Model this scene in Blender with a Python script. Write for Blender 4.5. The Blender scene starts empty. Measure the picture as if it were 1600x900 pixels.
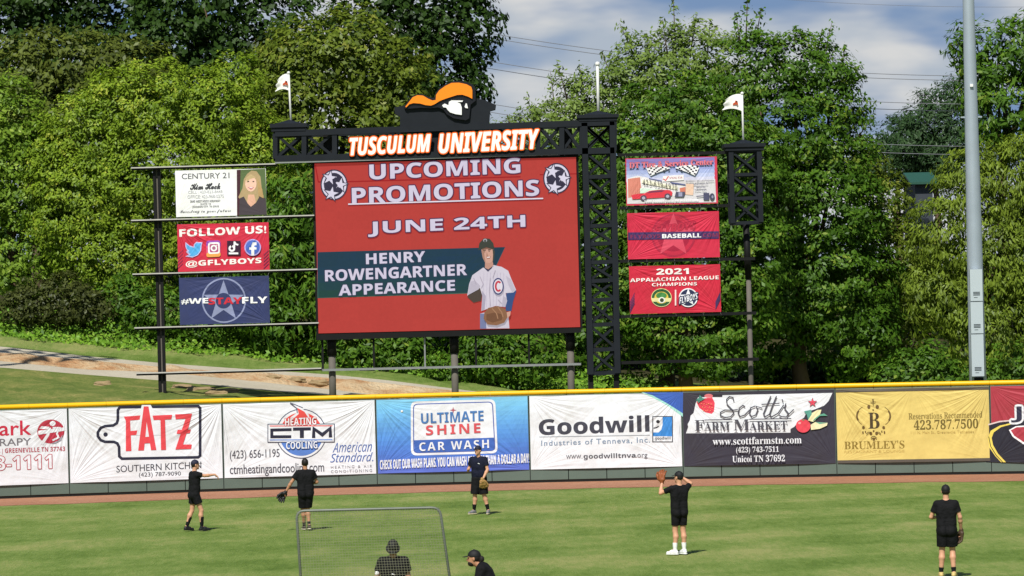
import bpy, bmesh, math, random
import numpy as np
from mathutils import Vector, Matrix

# ------------------------------------------------------------------ camera, sky, sun, exposure
SC = bpy.context.scene
COL = SC.collection
F = 6125.0                                   # focal length in photo pixels (1600 wide)
ROLL = math.atan(0.0244)
PITCH = math.atan(20 / F)
CAMZ = 5.7
_fw = Vector((0, math.cos(PITCH), math.sin(PITCH)))
_rt = Vector((1, 0, 0))
_up = Vector((0, -math.sin(PITCH), math.cos(PITCH)))
RX = math.cos(ROLL) * _rt - math.sin(ROLL) * _up
UX = math.sin(ROLL) * _rt + math.cos(ROLL) * _up
CPOS = Vector((0, 0, CAMZ))
cam = bpy.data.cameras.new('camera')
cam.sensor_width = 36
cam.lens = F / 1600 * 36
cam.clip_start = 1
cam.clip_end = 9000
camo = bpy.data.objects.new('camera', cam)
COL.objects.link(camo)
m4 = Matrix((RX, UX, -_fw)).transposed().to_4x4()
m4.translation = CPOS
camo.matrix_world = m4
SC.camera = camo
SC.view_settings.view_transform = 'Standard'
SC.view_settings.look = 'None'
SC.view_settings.exposure = 0.22
SC.view_settings.gamma = 1
SC.view_settings.use_curve_mapping = False
SUN_EL = math.radians(50)
SUN_H = Vector((-0.27, -0.963, 0)).normalized()
SUN_DIR = (SUN_H * math.cos(SUN_EL) + Vector((0, 0, math.sin(SUN_EL)))).normalized()
sl = bpy.data.lights.new('sun', 'SUN')
sl.energy = 4.4
sl.angle = math.radians(0.53)
sl.color = (1, 0.965, 0.90)
so = bpy.data.objects.new('sun', sl)
so.rotation_euler = SUN_DIR.to_track_quat('Z', 'Y').to_euler()
COL.objects.link(so)

world = bpy.data.worlds.new('World')
SC.world = world
world.use_nodes = True
def build_world():
    nt = world.node_tree
    N = nt.nodes
    L = nt.links
    N.clear()
    out = N.new('ShaderNodeOutputWorld')
    bg = N.new('ShaderNodeBackground')
    sky = N.new('ShaderNodeTexSky')
    sky.sky_type = 'NISHITA'
    sky.sun_disc = False
    sky.sun_elevation = SUN_EL
    sky.sun_rotation = math.radians(195.7)
    sky.air_density = 1.0
    sky.dust_density = 0.3
    sky.ozone_density = 2.0
    bg.inputs['Strength'].default_value = 0.06
    tc = N.new('ShaderNodeTexCoord')
    def cloud(scale, loc, lo, hi, det):
        mp = N.new('ShaderNodeMapping')
        mp.inputs['Scale'].default_value = scale
        mp.inputs['Location'].default_value = loc
        L.new(tc.outputs['Generated'], mp.inputs['Vector'])
        nz = N.new('ShaderNodeTexNoise')
        nz.inputs['Scale'].default_value = 1
        nz.inputs['Detail'].default_value = det
        nz.inputs['Roughness'].default_value = 0.45
        L.new(mp.outputs[0], nz.inputs['Vector'])
        mr = N.new('ShaderNodeMapRange')
        mr.interpolation_type = 'SMOOTHSTEP'
        mr.inputs['From Min'].default_value = lo
        mr.inputs['From Max'].default_value = hi
        L.new(nz.outputs['Fac'], mr.inputs['Value'])
        return mr.outputs[0]
    def mix(fac, a, b):
        mx = N.new('ShaderNodeMix')
        mx.data_type = 'RGBA'
        L.new(fac, mx.inputs['Factor'])
        for s, v in ((6, a), (7, b)):
            if isinstance(v, tuple):
                mx.inputs[s].default_value = v
            else:
                L.new(v, mx.inputs[s])
        return mx.outputs[2]
    # low band of sky near the horizon: deeper blue, with layered grey-white cumulus
    sep = N.new('ShaderNodeSeparateXYZ')
    L.new(tc.outputs['Generated'], sep.inputs[0])
    low = N.new('ShaderNodeMapRange')
    low.interpolation_type = 'SMOOTHSTEP'
    low.inputs['From Min'].default_value = 0.30
    low.inputs['From Max'].default_value = 0.10
    L.new(sep.outputs['Z'], low.inputs['Value'])
    base = mix(low.outputs[0], sky.outputs[0], (2.7, 4.2, 6.9, 1))
    c1 = cloud((16, 16, 52), CL1, 0.36, 0.54, 4)
    c2 = cloud((26, 26, 70), CL2, 0.36, 0.66, 4)
    tone = mix(c2, (6.0, 6.9, 8.1, 1), (9.8, 9.8, 9.7, 1))
    mask = N.new('ShaderNodeMath')
    mask.operation = 'MULTIPLY'
    L.new(c1, mask.inputs[0])
    L.new(low.outputs[0], mask.inputs[1])
    fin = mix(mask.outputs[0], base, tone)
    L.new(fin, bg.inputs['Color'])
    L.new(bg.outputs[0], out.inputs['Surface'])
CL1 = (3.1, 0.0, 1.35)
CL2 = (7.7, 2.0, 4.0)
build_world()

# ------------------------------------------------------------------ helpers
def P(px, py, Y):
    """Real place at depth Y (metres from the seats) of a photo pixel."""
    d = _fw + RX * ((px - 800) / F) + UX * ((450 - py) / F)
    return CPOS + d * (Y / d.y)
def G(px, py, z=0.0):
    d = _fw + RX * ((px - 800) / F) + UX * ((450 - py) / F)
    return CPOS + d * ((z - CAMZ) / d.z)
def lin(h):
    h = h.lstrip('#')
    r = []
    for i in (0, 2, 4):
        c = int(h[i:i + 2], 16) / 255
        r.append(c / 12.92 if c <= 0.04045 else ((c + 0.055) / 1.055) ** 2.4)
    return tuple(r) + (1,)
def empty(name, loc, label=None, cat=None, group=None, rz=0):
    o = bpy.data.objects.new(name, None)
    o.empty_display_size = 0.2
    COL.objects.link(o)
    o.location = loc
    o.rotation_euler = (0, 0, rz)
    if label:
        tag(o, label, cat, group)
    return o
def tag(o, label=None, cat=None, group=None, kind=None):
    if label: o['label'] = label
    if cat: o['category'] = cat
    if group: o['group'] = group
    if kind: o['kind'] = kind
    return o
def link_mesh(name, me, mats, parent=None, loc=(0, 0, 0), smooth=False):
    for m in (mats if isinstance(mats, (list, tuple)) else [mats]):
        me.materials.append(m)
    if smooth and len(me.polygons):
        me.polygons.foreach_set('use_smooth', np.ones(len(me.polygons), dtype=bool))
    o = bpy.data.objects.new(name, me)
    COL.objects.link(o)
    o.location = loc
    if parent: o.parent = parent
    return o
def np_mesh(name, V, FQ):
    """V (n,3), FQ (m,k) uniform polygons."""
    me = bpy.data.meshes.new(name)
    n, k = FQ.shape
    me.vertices.add(len(V))
    me.vertices.foreach_set('co', np.asarray(V, dtype=np.float32).ravel())
    me.loops.add(n * k)
    me.loops.foreach_set('vertex_index', np.asarray(FQ, dtype=np.int32).ravel())
    me.polygons.add(n)
    me.polygons.foreach_set('loop_start', np.arange(0, n * k, k, dtype=np.int32))
    me.polygons.foreach_set('loop_total', np.full(n, k, dtype=np.int32))
    me.update(calc_edges=True)
    me.validate()
    return me
class MB:
    """collects bars, boxes, tubes and prisms into one mesh"""
    def __init__(s):
        s.v = []
        s.f = []
        s.m = []
    def _add(s, vs, fs, mi=0):
        b = len(s.v)
        s.v += [tuple(v) for v in vs]
        s.f += [tuple(i + b for i in f) for f in fs]
        s.m += [mi] * len(fs)
    def box(s, c, size, mi=0):
        x, y, z = c
        a, b, h = size[0] / 2, size[1] / 2, size[2] / 2
        vs = [(x + i * a, y + j * b, z + k * h) for k in (-1, 1) for j in (-1, 1) for i in (-1, 1)]
        s._add(vs, [(0, 2, 3, 1), (4, 5, 7, 6), (0, 1, 5, 4), (2, 6, 7, 3), (0, 4, 6, 2), (1, 3, 7, 5)], mi)
    def bar(s, a, b, w, h=None, mi=0):
        a = Vector(a); b = Vector(b); h = h or w
        d = (b - a).normalized()
        ref = Vector((0, 1, 0)) if abs(d.y) < 0.9 else Vector((0, 0, 1))
        n1 = d.cross(ref).normalized()
        n2 = d.cross(n1).normalized()
        vs = []
        for p in (a, b):
            for i, j in ((-1, -1), (1, -1), (1, 1), (-1, 1)):
                vs.append(p + n1 * (i * w / 2) + n2 * (j * h / 2))
        s._add(vs, [(3, 2, 1, 0), (4, 5, 6, 7), (0, 1, 5, 4), (1, 2, 6, 5), (2, 3, 7, 6), (3, 0, 4, 7)], mi)
    def tube(s, pts, r, n=8, mi=0, cap=True):
        pts = [Vector(p) for p in pts]
        rs = r if isinstance(r, (list, tuple)) else [r] * len(pts)
        rings = []
        ref = None
        for i, p in enumerate(pts):
            d = (pts[min(i + 1, len(pts) - 1)] - pts[max(i - 1, 0)]).normalized()
            if ref is None:
                ref = Vector((0, 0, 1)) if abs(d.z) < 0.9 else Vector((1, 0, 0))
            n1 = d.cross(ref).normalized()
            n2 = n1.cross(d).normalized()
            ref = n2
            rings.append([p + (n1 * math.cos(2 * math.pi * k / n) + n2 * math.sin(2 * math.pi * k / n)) * rs[i] for k in range(n)])
        vs = [v for ring in rings for v in ring]
        fs = []
        for i in range(len(pts) - 1):
            for k in range(n):
                fs.append((i * n + k, i * n + (k + 1) % n, (i + 1) * n + (k + 1) % n, (i + 1) * n + k))
        if cap:
            fs.append(tuple(range(n))[::-1])
            fs.append(tuple(range((len(pts) - 1) * n, len(pts) * n)))
        s._add(vs, fs, mi)
    def prism(s, poly, y0, y1, mi=0):
        """outline in XZ, given depth"""
        n = len(poly)
        vs = [(x, y0, z) for x, z in poly] + [(x, y1, z) for x, z in poly]
        fs = [tuple(range(n)), tuple(range(2 * n - 1, n - 1, -1))]
        fs += [((i + 1) % n, i, i + n, (i + 1) % n + n) for i in range(n)]
        s._add(vs, fs, mi)
    def build(s, name, mats, parent=None, loc=(0, 0, 0), smooth=False):
        me = bpy.data.meshes.new(name)
        o_ = Vector(loc)
        me.from_pydata(s.v, [], s.f)
        me.polygons.foreach_set('material_index', np.array(s.m, dtype=np.int32))
        bm = bmesh.new(); bm.from_mesh(me)
        bmesh.ops.recalc_face_normals(bm, faces=bm.faces)
        bm.to_mesh(me); bm.free()
        me.update()
        return link_mesh(name, me, mats, parent, loc, smooth)

# ------------------------------------------------------------------ materials
MATS = {}
def nodes_of(name):
    m = bpy.data.materials.new(name)
    m.use_nodes = True
    nt = m.node_tree
    nt.nodes.clear()
    out = nt.nodes.new('ShaderNodeOutputMaterial')
    return m, nt, out
def plain(name, hexc, rough=0.6, metal=0.0, var=0.12, scale=6.0, bump=0.0, spec=0.4):
    """solid material with slight procedural mottling"""
    if name in MATS: return MATS[name]
    m, nt, out = nodes_of(name)
    N, L = nt.nodes, nt.links
    b = N.new('ShaderNodeBsdfPrincipled')
    c = lin(hexc)
    tc = N.new('ShaderNodeTexCoord')
    nz = N.new('ShaderNodeTexNoise')
    nz.inputs['Scale'].default_value = scale
    nz.inputs['Detail'].default_value = 5
    L.new(tc.outputs['Object'], nz.inputs['Vector'])
    mx = N.new('ShaderNodeMix'); mx.data_type = 'RGBA'
    L.new(nz.outputs['Fac'], mx.inputs['Factor'])
    mx.inputs[6].default_value = tuple(x * (1 - var) for x in c[:3]) + (1,)
    mx.inputs[7].default_value = tuple(min(1, x * (1 + var)) for x in c[:3]) + (1,)
    L.new(mx.outputs[2], b.inputs['Base Color'])
    b.inputs['Roughness'].default_value = rough
    b.inputs['Metallic'].default_value = metal
    b.inputs['Specular IOR Level'].default_value = spec
    if bump:
        bp = N.new('ShaderNodeBump')
        bp.inputs['Strength'].default_value = 1
        bp.inputs['Distance'].default_value = bump
        L.new(nz.outputs['Fac'], bp.inputs['Height'])
        L.new(bp.outputs[0], b.inputs['Normal'])
    L.new(b.outputs[0], out.inputs[0])
    MATS[name] = m
    return m
def wrinkle_group():
    g = bpy.data.node_groups.new('cloth_creases', 'ShaderNodeTree')
    for nm in ('hw', 'hh', 'amp', 'seed'):
        g.interface.new_socket(nm, in_out='INPUT', socket_type='NodeSocketFloat')
    g.interface.new_socket('Normal', in_out='OUTPUT', socket_type='NodeSocketVector')
    N, L = g.nodes, g.links
    gi = N.new('NodeGroupInput'); go = N.new('NodeGroupOutput')
    def M(op, a, b=None, c=None):
        n = N.new('ShaderNodeMath'); n.operation = op
        for i, v in enumerate((a, b, c)):
            if v is None: continue
            if isinstance(v, (int, float)): n.inputs[i].default_value = v
            else: L.new(v, n.inputs[i])
        return n.outputs[0]
    tc = N.new('ShaderNodeTexCoord')
    sp = N.new('ShaderNodeSeparateXYZ'); L.new(tc.outputs['Object'], sp.inputs[0])
    oi = N.new('ShaderNodeObjectInfo')
    ls = N.new('ShaderNodeSeparateXYZ'); L.new(oi.outputs['Location'], ls.inputs[0])
    seed = M('ADD', M('MULTIPLY', ls.outputs['X'], 3.71), M('MULTIPLY', ls.outputs['Z'], 5.3))
    seed = M('ADD', seed, gi.outputs['seed'])
    x, z = sp.outputs['X'], sp.outputs['Z']
    hw, hh = gi.outputs['hw'], gi.outputs['hh']
    total = None
    for ci, (sx, sz, wt, fr) in enumerate(((1, 1, 1.0, 9), (-1, 1, 1.0, 8), (1, -1, 0.7, 8), (-1, -1, 0.7, 9), (0.0, 1, 0.45, 6))):
        dx = M('SUBTRACT', M('MULTIPLY', hw, sx), x)
        if sx < 0: dx = M('MULTIPLY', dx, -1)
        dz = M('SUBTRACT', hh, M('MULTIPLY', z, sz))
        r = M('SQRT', M('ADD', M('MULTIPLY', dx, dx), M('MULTIPLY', dz, dz)))
        ang = M('ARCTAN2', dz, dx)
        nz = N.new('ShaderNodeTexNoise'); nz.noise_dimensions = '1D'
        nz.inputs['Scale'].default_value = 1; nz.inputs['Detail'].default_value = 1.5
        # a crease bends a little as it runs out
        L.new(M('ADD', M('ADD', M('MULTIPLY', ang, fr), M('MULTIPLY', r, 0.5)), M('ADD', seed, ci * 17.3)), nz.inputs['W'])
        v = M('SUBTRACT', nz.outputs['Fac'], 0.5)
        mr = N.new('ShaderNodeMapRange'); mr.interpolation_type = 'SMOOTHSTEP'
        L.new(M('DIVIDE', r, hh), mr.inputs['Value'])
        mr.inputs['From Min'].default_value = 2.3; mr.inputs['From Max'].default_value = 0.3
        wn = N.new('ShaderNodeTexWhiteNoise'); wn.noise_dimensions = '1D'      # every corner pulls differently
        L.new(M('ADD', seed, ci * 3.1), wn.inputs['W'])
        pull = M('MULTIPLY_ADD', wn.outputs['Value'], 1.35, 0.15)
        v = M('MULTIPLY', M('MULTIPLY', v, M('MINIMUM', r, 1.1)), M('MULTIPLY', M('MULTIPLY', mr.outputs[0], wt), pull))
        total = v if total is None else M('ADD', total, v)
    # large soft billows
    cb = N.new('ShaderNodeCombineXYZ')
    L.new(M('ADD', M('MULTIPLY', x, 0.55), M('MULTIPLY', z, 0.5)), cb.inputs[0])
    L.new(M('SUBTRACT', M('MULTIPLY', z, 1.5), M('MULTIPLY', x, 0.8)), cb.inputs[1])
    L.new(seed, cb.inputs[2])
    nb = N.new('ShaderNodeTexNoise'); nb.inputs['Scale'].default_value = 1.0; nb.inputs['Detail'].default_value = 2.5
    L.new(cb.outputs[0], nb.inputs['Vector'])
    total = M('ADD', total, M('MULTIPLY', M('SUBTRACT', nb.outputs['Fac'], 0.5), 0.7))
    bp = N.new('ShaderNodeBump')
    bp.inputs['Strength'].default_value = 1
    bp.inputs['Distance'].default_value = 1
    L.new(M('MULTIPLY', total, gi.outputs['amp']), bp.inputs['Height'])
    L.new(bp.outputs[0], go.inputs[0])
    return g
WG = wrinkle_group()
def vinyl(hexc, hw=2.4, hh=1.17, amp=0.055, rough=0.6, seed=0.0):
    key = ('vinyl', hexc, round(hw, 2), round(hh, 2), amp, seed)
    if key in MATS: return MATS[key]
    m, nt, out = nodes_of('printed_vinyl_' + hexc.strip('#'))
    N, L = nt.nodes, nt.links
    b = N.new('ShaderNodeBsdfPrincipled')
    ge = N.new('ShaderNodeNewGeometry')           # weathering: faint grime and fading
    dn = N.new('ShaderNodeTexNoise'); dn.inputs['Scale'].default_value = 1.3; dn.inputs['Detail'].default_value = 7; dn.inputs['Roughness'].default_value = 0.7
    L.new(ge.outputs['Position'], dn.inputs['Vector'])
    dr = N.new('ShaderNodeValToRGB'); c = lin(hexc)
    dr.color_ramp.elements[0].position = 0.30; dr.color_ramp.elements[0].color = (c[0] * .84 + .008, c[1] * .83 + .007, c[2] * .80 + .005, 1)
    dr.color_ramp.elements[1].position = 0.58; dr.color_ramp.elements[1].color = c
    L.new(dn.outputs['Fac'], dr.inputs[0]); L.new(dr.outputs[0], b.inputs['Base Color'])
    b.inputs['Roughness'].default_value = rough
    b.inputs['Specular IOR Level'].default_value = 0.2
    g = N.new('ShaderNodeGroup'); g.node_tree = WG
    g.inputs['hw'].default_value = hw; g.inputs['hh'].default_value = hh
    g.inputs['amp'].default_value = amp; g.inputs['seed'].default_value = seed
    L.new(g.outputs[0], b.inputs['Normal'])
    L.new(b.outputs[0], out.inputs[0])
    MATS[key] = m
    return m
def led(hexc):
    """lit screen pixel colour: gives off its own light and also catches the sun a little"""
    key = ('led', hexc)
    if key in MATS: return MATS[key]
    m, nt, out = nodes_of('led_screen_' + hexc.strip('#'))
    N, L = nt.nodes, nt.links
    b = N.new('ShaderNodeBsdfPrincipled')
    c = lin(hexc)
    tc = N.new('ShaderNodeTexCoord')
    br = N.new('ShaderNodeTexBrick')       # the cabinet modules differ very slightly in tone
    br.offset = 0
    br.inputs['Scale'].default_value = 1
    br.inputs['Brick Width'].default_value = 0.61
    br.inputs['Row Height'].default_value = 0.61
    br.inputs['Mortar Size'].default_value = 0.0
    br.inputs['Color1'].default_value = (0.96, 0.96, 0.96, 1)
    br.inputs['Color2'].default_value = (1.0, 1.0, 1.0, 1)
    mp = N.new('ShaderNodeMapping'); mp.inputs['Rotation'].default_value = (math.pi / 2, 0, 0)
    L.new(tc.outputs['Object'], mp.inputs['Vector']); L.new(mp.outputs[0], br.inputs['Vector'])
    nz = N.new('ShaderNodeTexNoise'); nz.inputs['Scale'].default_value = 9; nz.inputs['Detail'].default_value = 8; nz.inputs['Roughness'].default_value = 0.8
    L.new(tc.outputs['Object'], nz.inputs['Vector'])
    mr = N.new('ShaderNodeMapRange'); mr.inputs['To Min'].default_value = 0.86; mr.inputs['To Max'].default_value = 1.14
    L.new(nz.outputs['Fac'], mr.inputs['Value'])
    mm = N.new('ShaderNodeMix'); mm.data_type = 'RGBA'; mm.blend_type = 'MULTIPLY'; mm.inputs['Factor'].default_value = 1
    mm.inputs[6].default_value = c
    L.new(br.outputs['Color'], mm.inputs[7])
    vm = N.new('ShaderNodeVectorMath'); vm.operation = 'SCALE'
    L.new(mm.outputs[2], vm.inputs[0]); L.new(mr.outputs[0], vm.inputs['Scale'])
    L.new(vm.outputs[0], b.inputs['Emission Color'])
    b.inputs['Emission Strength'].default_value = 0.45
    hs = N.new('ShaderNodeVectorMath'); hs.operation = 'SCALE'; hs.inputs['Scale'].default_value = 0.35
    L.new(vm.outputs[0], hs.inputs[0])
    ad = N.new('ShaderNodeVectorMath'); ad.operation = 'ADD'; ad.inputs[1].default_value = (0.008, 0.008, 0.008)
    L.new(hs.outputs[0], ad.inputs[0])
    L.new(ad.outputs[0], b.inputs['Base Color'])
    b.inputs['Roughness'].default_value = 0.8
    b.inputs['Specular IOR Level'].default_value = 0.05
    L.new(b.outputs[0], out.inputs[0])
    MATS[key] = m
    return m
def leaf_mat(name, dark, light, warm=None, trans=0.27):
    if name in MATS: return MATS[name]
    m, nt, out = nodes_of(name)
    N, L = nt.nodes, nt.links
    at = N.new('ShaderNodeAttribute'); at.attribute_name = 'tint'
    ge = N.new('ShaderNodeNewGeometry')
    ad = N.new('ShaderNodeMath'); ad.operation = 'MULTIPLY_ADD'
    L.new(ge.outputs['Random Per Island'], ad.inputs[0]); ad.inputs[1].default_value = 0.5
    sc = N.new('ShaderNodeMath'); sc.operation = 'MULTIPLY'; sc.inputs[1].default_value = 0.6
    L.new(at.outputs['Fac'], sc.inputs[0]); L.new(sc.outputs[0], ad.inputs[2])
    cr = N.new('ShaderNodeValToRGB')
    cr.color_ramp.elements[0].color = lin(dark); cr.color_ramp.elements[0].position = 0.1
    cr.color_ramp.elements[1].color = lin(light); cr.color_ramp.elements[1].position = 0.85
    if warm:
        e = cr.color_ramp.elements.new(1.0); e.color = lin(warm)
    L.new(ad.outputs[0], cr.inputs[0])
    d = N.new('ShaderNodeBsdfDiffuse'); t = N.new('ShaderNodeBsdfTranslucent')
    L.new(cr.outputs[0], d.inputs[0])
    tm = N.new('ShaderNodeMix'); tm.data_type = 'RGBA'; tm.blend_type = 'MULTIPLY'; tm.inputs['Factor'].default_value = 1
    L.new(cr.outputs[0], tm.inputs[6]); tm.inputs[7].default_value = (1.25, 1.2, 0.5, 1)
    L.new(tm.outputs[2], t.inputs[0])
    mx = N.new('ShaderNodeMixShader'); mx.inputs[0].default_value = trans
    L.new(d.outputs[0], mx.inputs[1]); L.new(t.outputs[0], mx.inputs[2])
    gl = N.new('ShaderNodeBsdfGlossy'); gl.inputs['Roughness'].default_value = 0.42
    gl.inputs[0].default_value = (0.8, 0.85, 0.8, 1)
    m2 = N.new('ShaderNodeMixShader'); m2.inputs[0].default_value = 0.012
    L.new(mx.outputs[0], m2.inputs[1]); L.new(gl.outputs[0], m2.inputs[2])
    L.new(m2.outputs[0], out.inputs[0])
    MATS[name] = m
    return m
def ground_mat(name, stops, scales, bump=0.03, rough=0.9, stripes=None):
    """layered noise ground; stops = list of (pos, hex)"""
    m, nt, out = nodes_of(name)
    N, L = nt.nodes, nt.links
    b = N.new('ShaderNodeBsdfPrincipled')
    b.inputs['Roughness'].default_value = rough
    b.inputs['Specular IOR Level'].default_value = 0.15
    ge = N.new('ShaderNodeNewGeometry')
    acc = None
    last = None
    for sc, wt in scales:
        mp = N.new('ShaderNodeMapping')
        mp.inputs['Scale'].default_value = sc if isinstance(sc, tuple) else (sc, sc, sc)
        L.new(ge.outputs['Position'], mp.inputs['Vector'])
        nz = N.new('ShaderNodeTexNoise'); nz.inputs['Scale'].default_value = 1
        nz.inputs['Detail'].default_value = 4; nz.inputs['Roughness'].default_value = 0.62
        L.new(mp.outputs[0], nz.inputs['Vector'])
        mu = N.new('ShaderNodeMath'); mu.operation = 'MULTIPLY_ADD'
        L.new(nz.outputs['Fac'], mu.inputs[0]); mu.inputs[1].default_value = wt
        if acc is None: mu.inputs[2].default_value = 0
        else: L.new(acc, mu.inputs[2])
        acc = mu.outputs[0]; last = nz
    if stripes:
        ang, width, wt = stripes
        sp = N.new('ShaderNodeSeparateXYZ'); L.new(ge.outputs['Position'], sp.inputs[0])
        def M(op, a, c):
            n = N.new('ShaderNodeMath'); n.operation = op
            for i, v in enumerate((a, c)):
                if isinstance(v, (int, float)): n.inputs[i].default_value = v
                else: L.new(v, n.inputs[i])
            return n.outputs[0]
        u = M('ADD', M('MULTIPLY', sp.outputs['X'], math.sin(ang) * math.pi / width), M('MULTIPLY', sp.outputs['Y'], math.cos(ang) * math.pi / width))
        s_ = M('SINE', u, 0)
        s_ = M('MULTIPLY', M('MAXIMUM', M('MINIMUM', M('MULTIPLY', s_, 3), 1), -1), wt)
        acc = M('ADD', acc, s_)
    cr = N.new('ShaderNodeValToRGB')
    els = cr.color_ramp.elements
    els[0].position, els[0].color = stops[0][0], lin(stops[0][1])
    els[1].position, els[1].color = stops[-1][0], lin(stops[-1][1])
    for p, h in stops[1:-1]:
        e = els.new(p); e.color = lin(h)
    L.new(acc, cr.inputs[0])
    L.new(cr.outputs[0], b.inputs['Base Color'])
    bp = N.new('ShaderNodeBump'); bp.inputs['Distance'].default_value = bump
    L.new(last.outputs['Fac'], bp.inputs['Height']); L.new(bp.outputs[0], b.inputs['Normal'])
    L.new(b.outputs[0], out.inputs[0])
    return m
M_GRASS = ground_mat('mown_grass', [(0.36, '#4b6222'), (0.45, '#5f7730'), (0.53, '#738741'), (0.64, '#929659')],
                     [(0.09, 0.20), ((0.45, 0.16, 1), 0.30), ((1.0, 0.45, 1), 0.22), ((7.0, 1.0, 1), 0.20), ((24.0, 3.0, 1), 0.14)], 0.05, stripes=(-0.30, 3.6, 0.026))
M_DIRT = ground_mat('warning_track_clay', [(0.3, '#8c604a'), (0.5, '#a3745a'), (0.72, '#b28a70')], [(0.5, 0.3), (4.0, 0.35), (30, 0.35)], 0.02)
M_BANK = ground_mat('bank_grass', [(0.3, '#4a5a26'), (0.47, '#617034'), (0.58, '#7f8046'), (0.70, '#b09a6c'), (0.8, '#c7b084')],
                    [((0.25, 0.4, 1), 0.35), (1.2, 0.4), (9, 0.25)], 0.06)
M_CUT = ground_mat('orange_clay_bank', [(0.3, '#94694a'), (0.43, '#b48a62'), (0.52, '#c4a882'), (0.64, '#cfbd9c')],
                   [((0.3, 0.6, 1.2), 0.35), ((1.2, 1.5, 3), 0.45), (9, 0.2)], 0.12)
M_ROAD = ground_mat('gravel_road', [(0.3, '#a39a86'), (0.5, '#b8af9b'), (0.7, '#c8c0ae')], [(0.4, 0.4), (5, 0.3), (25, 0.3)], 0.02)
M_BARK = plain('bark', '#5a4a3a', 0.9, 0, 0.4, 5, 0.03)
# ------------------------------------------------------------------ the field
FY0, FR, FS0, FSP = 122.9, 62.0, 0.43, 4.8       # outfield wall arc: centre distance, radius, first seam, banner pitch
def arc(s, off=0.0):
    """point on the wall arc at arc length s; off = metres towards the plate"""
    a = s / FR
    return Vector(((FR - off) * math.sin(a), FY0 - FR + (FR - off) * math.cos(a), 0))
def sheet(name, xs, ys, zf, mat, kind='structure'):
    V = np.array([(x, y, zf(x, y)) for y in ys for x in xs], dtype=np.float32)
    nx = len(xs)
    Q = np.array([(j * nx + i, j * nx + i + 1, (j + 1) * nx + i + 1, (j + 1) * nx + i)
                  for j in range(len(ys) - 1) for i in range(nx - 1)], dtype=np.int32)
    o = link_mesh(name, np_mesh(name, V, Q), mat, smooth=True)
    if kind: o['kind'] = kind
    return o
sheet('ground', [-2500, -300, -60, 60, 300, 2500], [-300, 0, 60, 124, 200, 6000], lambda x, y: -0.02 if y < 300 else -0.02, M_GRASS)
# warning track: a clay band that follows the wall
tv, tq = [], []
NS = 60
for i in range(NS + 1):
    s = -40 + 80 * i / NS
    rag = 0.12 * math.sin(i * 1.7) + 0.1 * math.sin(i * 3.1)
    a = arc(s, 4.6 + rag); b = arc(s, -0.2)
    tv += [(a.x, a.y, -0.012), (b.x, b.y, -0.012)]
    if i: tq.append((2 * i - 2, 2 * i, 2 * i + 1, 2 * i - 1))
trk = link_mesh('warning_track', np_mesh('warning_track', np.array(tv), np.array(tq)), M_DIRT)
trk['kind'] = 'structure'

# the hillside behind the wall: height profile through real distances
def pix_z(pts, Y):
    """heights (x, z) at distance Y from places read off the photograph's skyline of each strip"""
    r = [P(px, py, Y) for px, py in pts]
    return [(p.x, p.z) for p in r]
def prof(pts, Y, low):
    xz = pix_z(pts, Y)
    sl_ = (xz[-1][1] - xz[0][1]) / (xz[-1][0] - xz[0][0])
    def f(x):
        if x <= xz[0][0]:
            return xz[0][1] + max(-1.2, min(1.2, (x - xz[0][0]) * sl_ * 0.5)) * 1.0
        for (xa, za), (xb, zb) in zip(xz, xz[1:]):
            if x <= xb:
                return za + (zb - za) * (x - xa) / (xb - xa)
        return max(low, xz[-1][1] + (x - xz[-1][0]) * sl_ * 1.3)
    return f
HC = [
    (123.5, lambda x: -0.02),
    (127.0, prof([(0, 640), (500, 632)], 127, 0.5)),
    (132.0, prof([(0, 606), (250, 612), (500, 628)], 132, 0.6)),
    (137.0, prof([(0, 574), (130, 585), (260, 595), (390, 608), (513, 617)], 137, 0.7)),
    (140.5, prof([(0, 564), (130, 577), (260, 582), (390, 595), (513, 608)], 140.5, 0.8)),
    (142.0, prof([(0, 551), (130, 562), (260, 574), (390, 583), (513, 590), (605, 599), (699, 609)], 142, 0.9)),
    (144.0, prof([(0, 541), (130, 556), (260, 568), (390, 577), (513, 585), (605, 594), (699, 606)], 144, 1.0)),
    (152.0, prof([(0, 518), (150, 530), (300, 540), (500, 560), (700, 585)], 152, 1.2)),
    (165.0, prof([(0, 498), (300, 510), (500, 530), (700, 555)], 165, 1.5)),
    (220.0, lambda x: 7.5 - 0.03 * max(-40, min(40, x))),
    (420.0, lambda x: 8.0),
    (6000.0, lambda x: -30.0),
]
def hz(x, y):
    """terrain height"""
    if y <= HC[0][0]: return -0.02
    for (ya, fa), (yb, fb) in zip(HC, HC[1:]):
        if y <= yb:
            t = (y - ya) / (yb - ya)
            return fa(x) * (1 - t) + fb(x) * t
    return -30
rg = random.Random(4)
XS = [-2500, -400, -120, -60] + [-40 + 0.6 * i for i in range(134)] + [60, 120, 400, 2500]
def strip(name, y0, y1, n, mat, lift=0.0, rough=0.06):
    ys = [y0 + (y1 - y0) * i / n for i in range(n + 1)]
    def zf(x, y):
        r = 0 if y in (y0, y1) else rough * (math.sin(x * 2.1 + y * 1.3) + math.sin(x * 3.7 - y * 2.9) * 0.6)
        return hz(x, y) + lift + r
    return sheet(name, XS, ys, zf, mat)
strip('grass_bank', 123.6, 137.0, 12, M_BANK)
strip('gravel_road', 137.0, 140.5, 4, M_ROAD, 0, 0.02)
strip('clay_bank', 140.5, 142.0, 6, M_CUT, 0, 0.10)
strip('upper_path', 142.0, 144.0, 3, M_ROAD, 0, 0.02)
strip('grass_slope', 144.0, 165.0, 14, M_GRASS)
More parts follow.
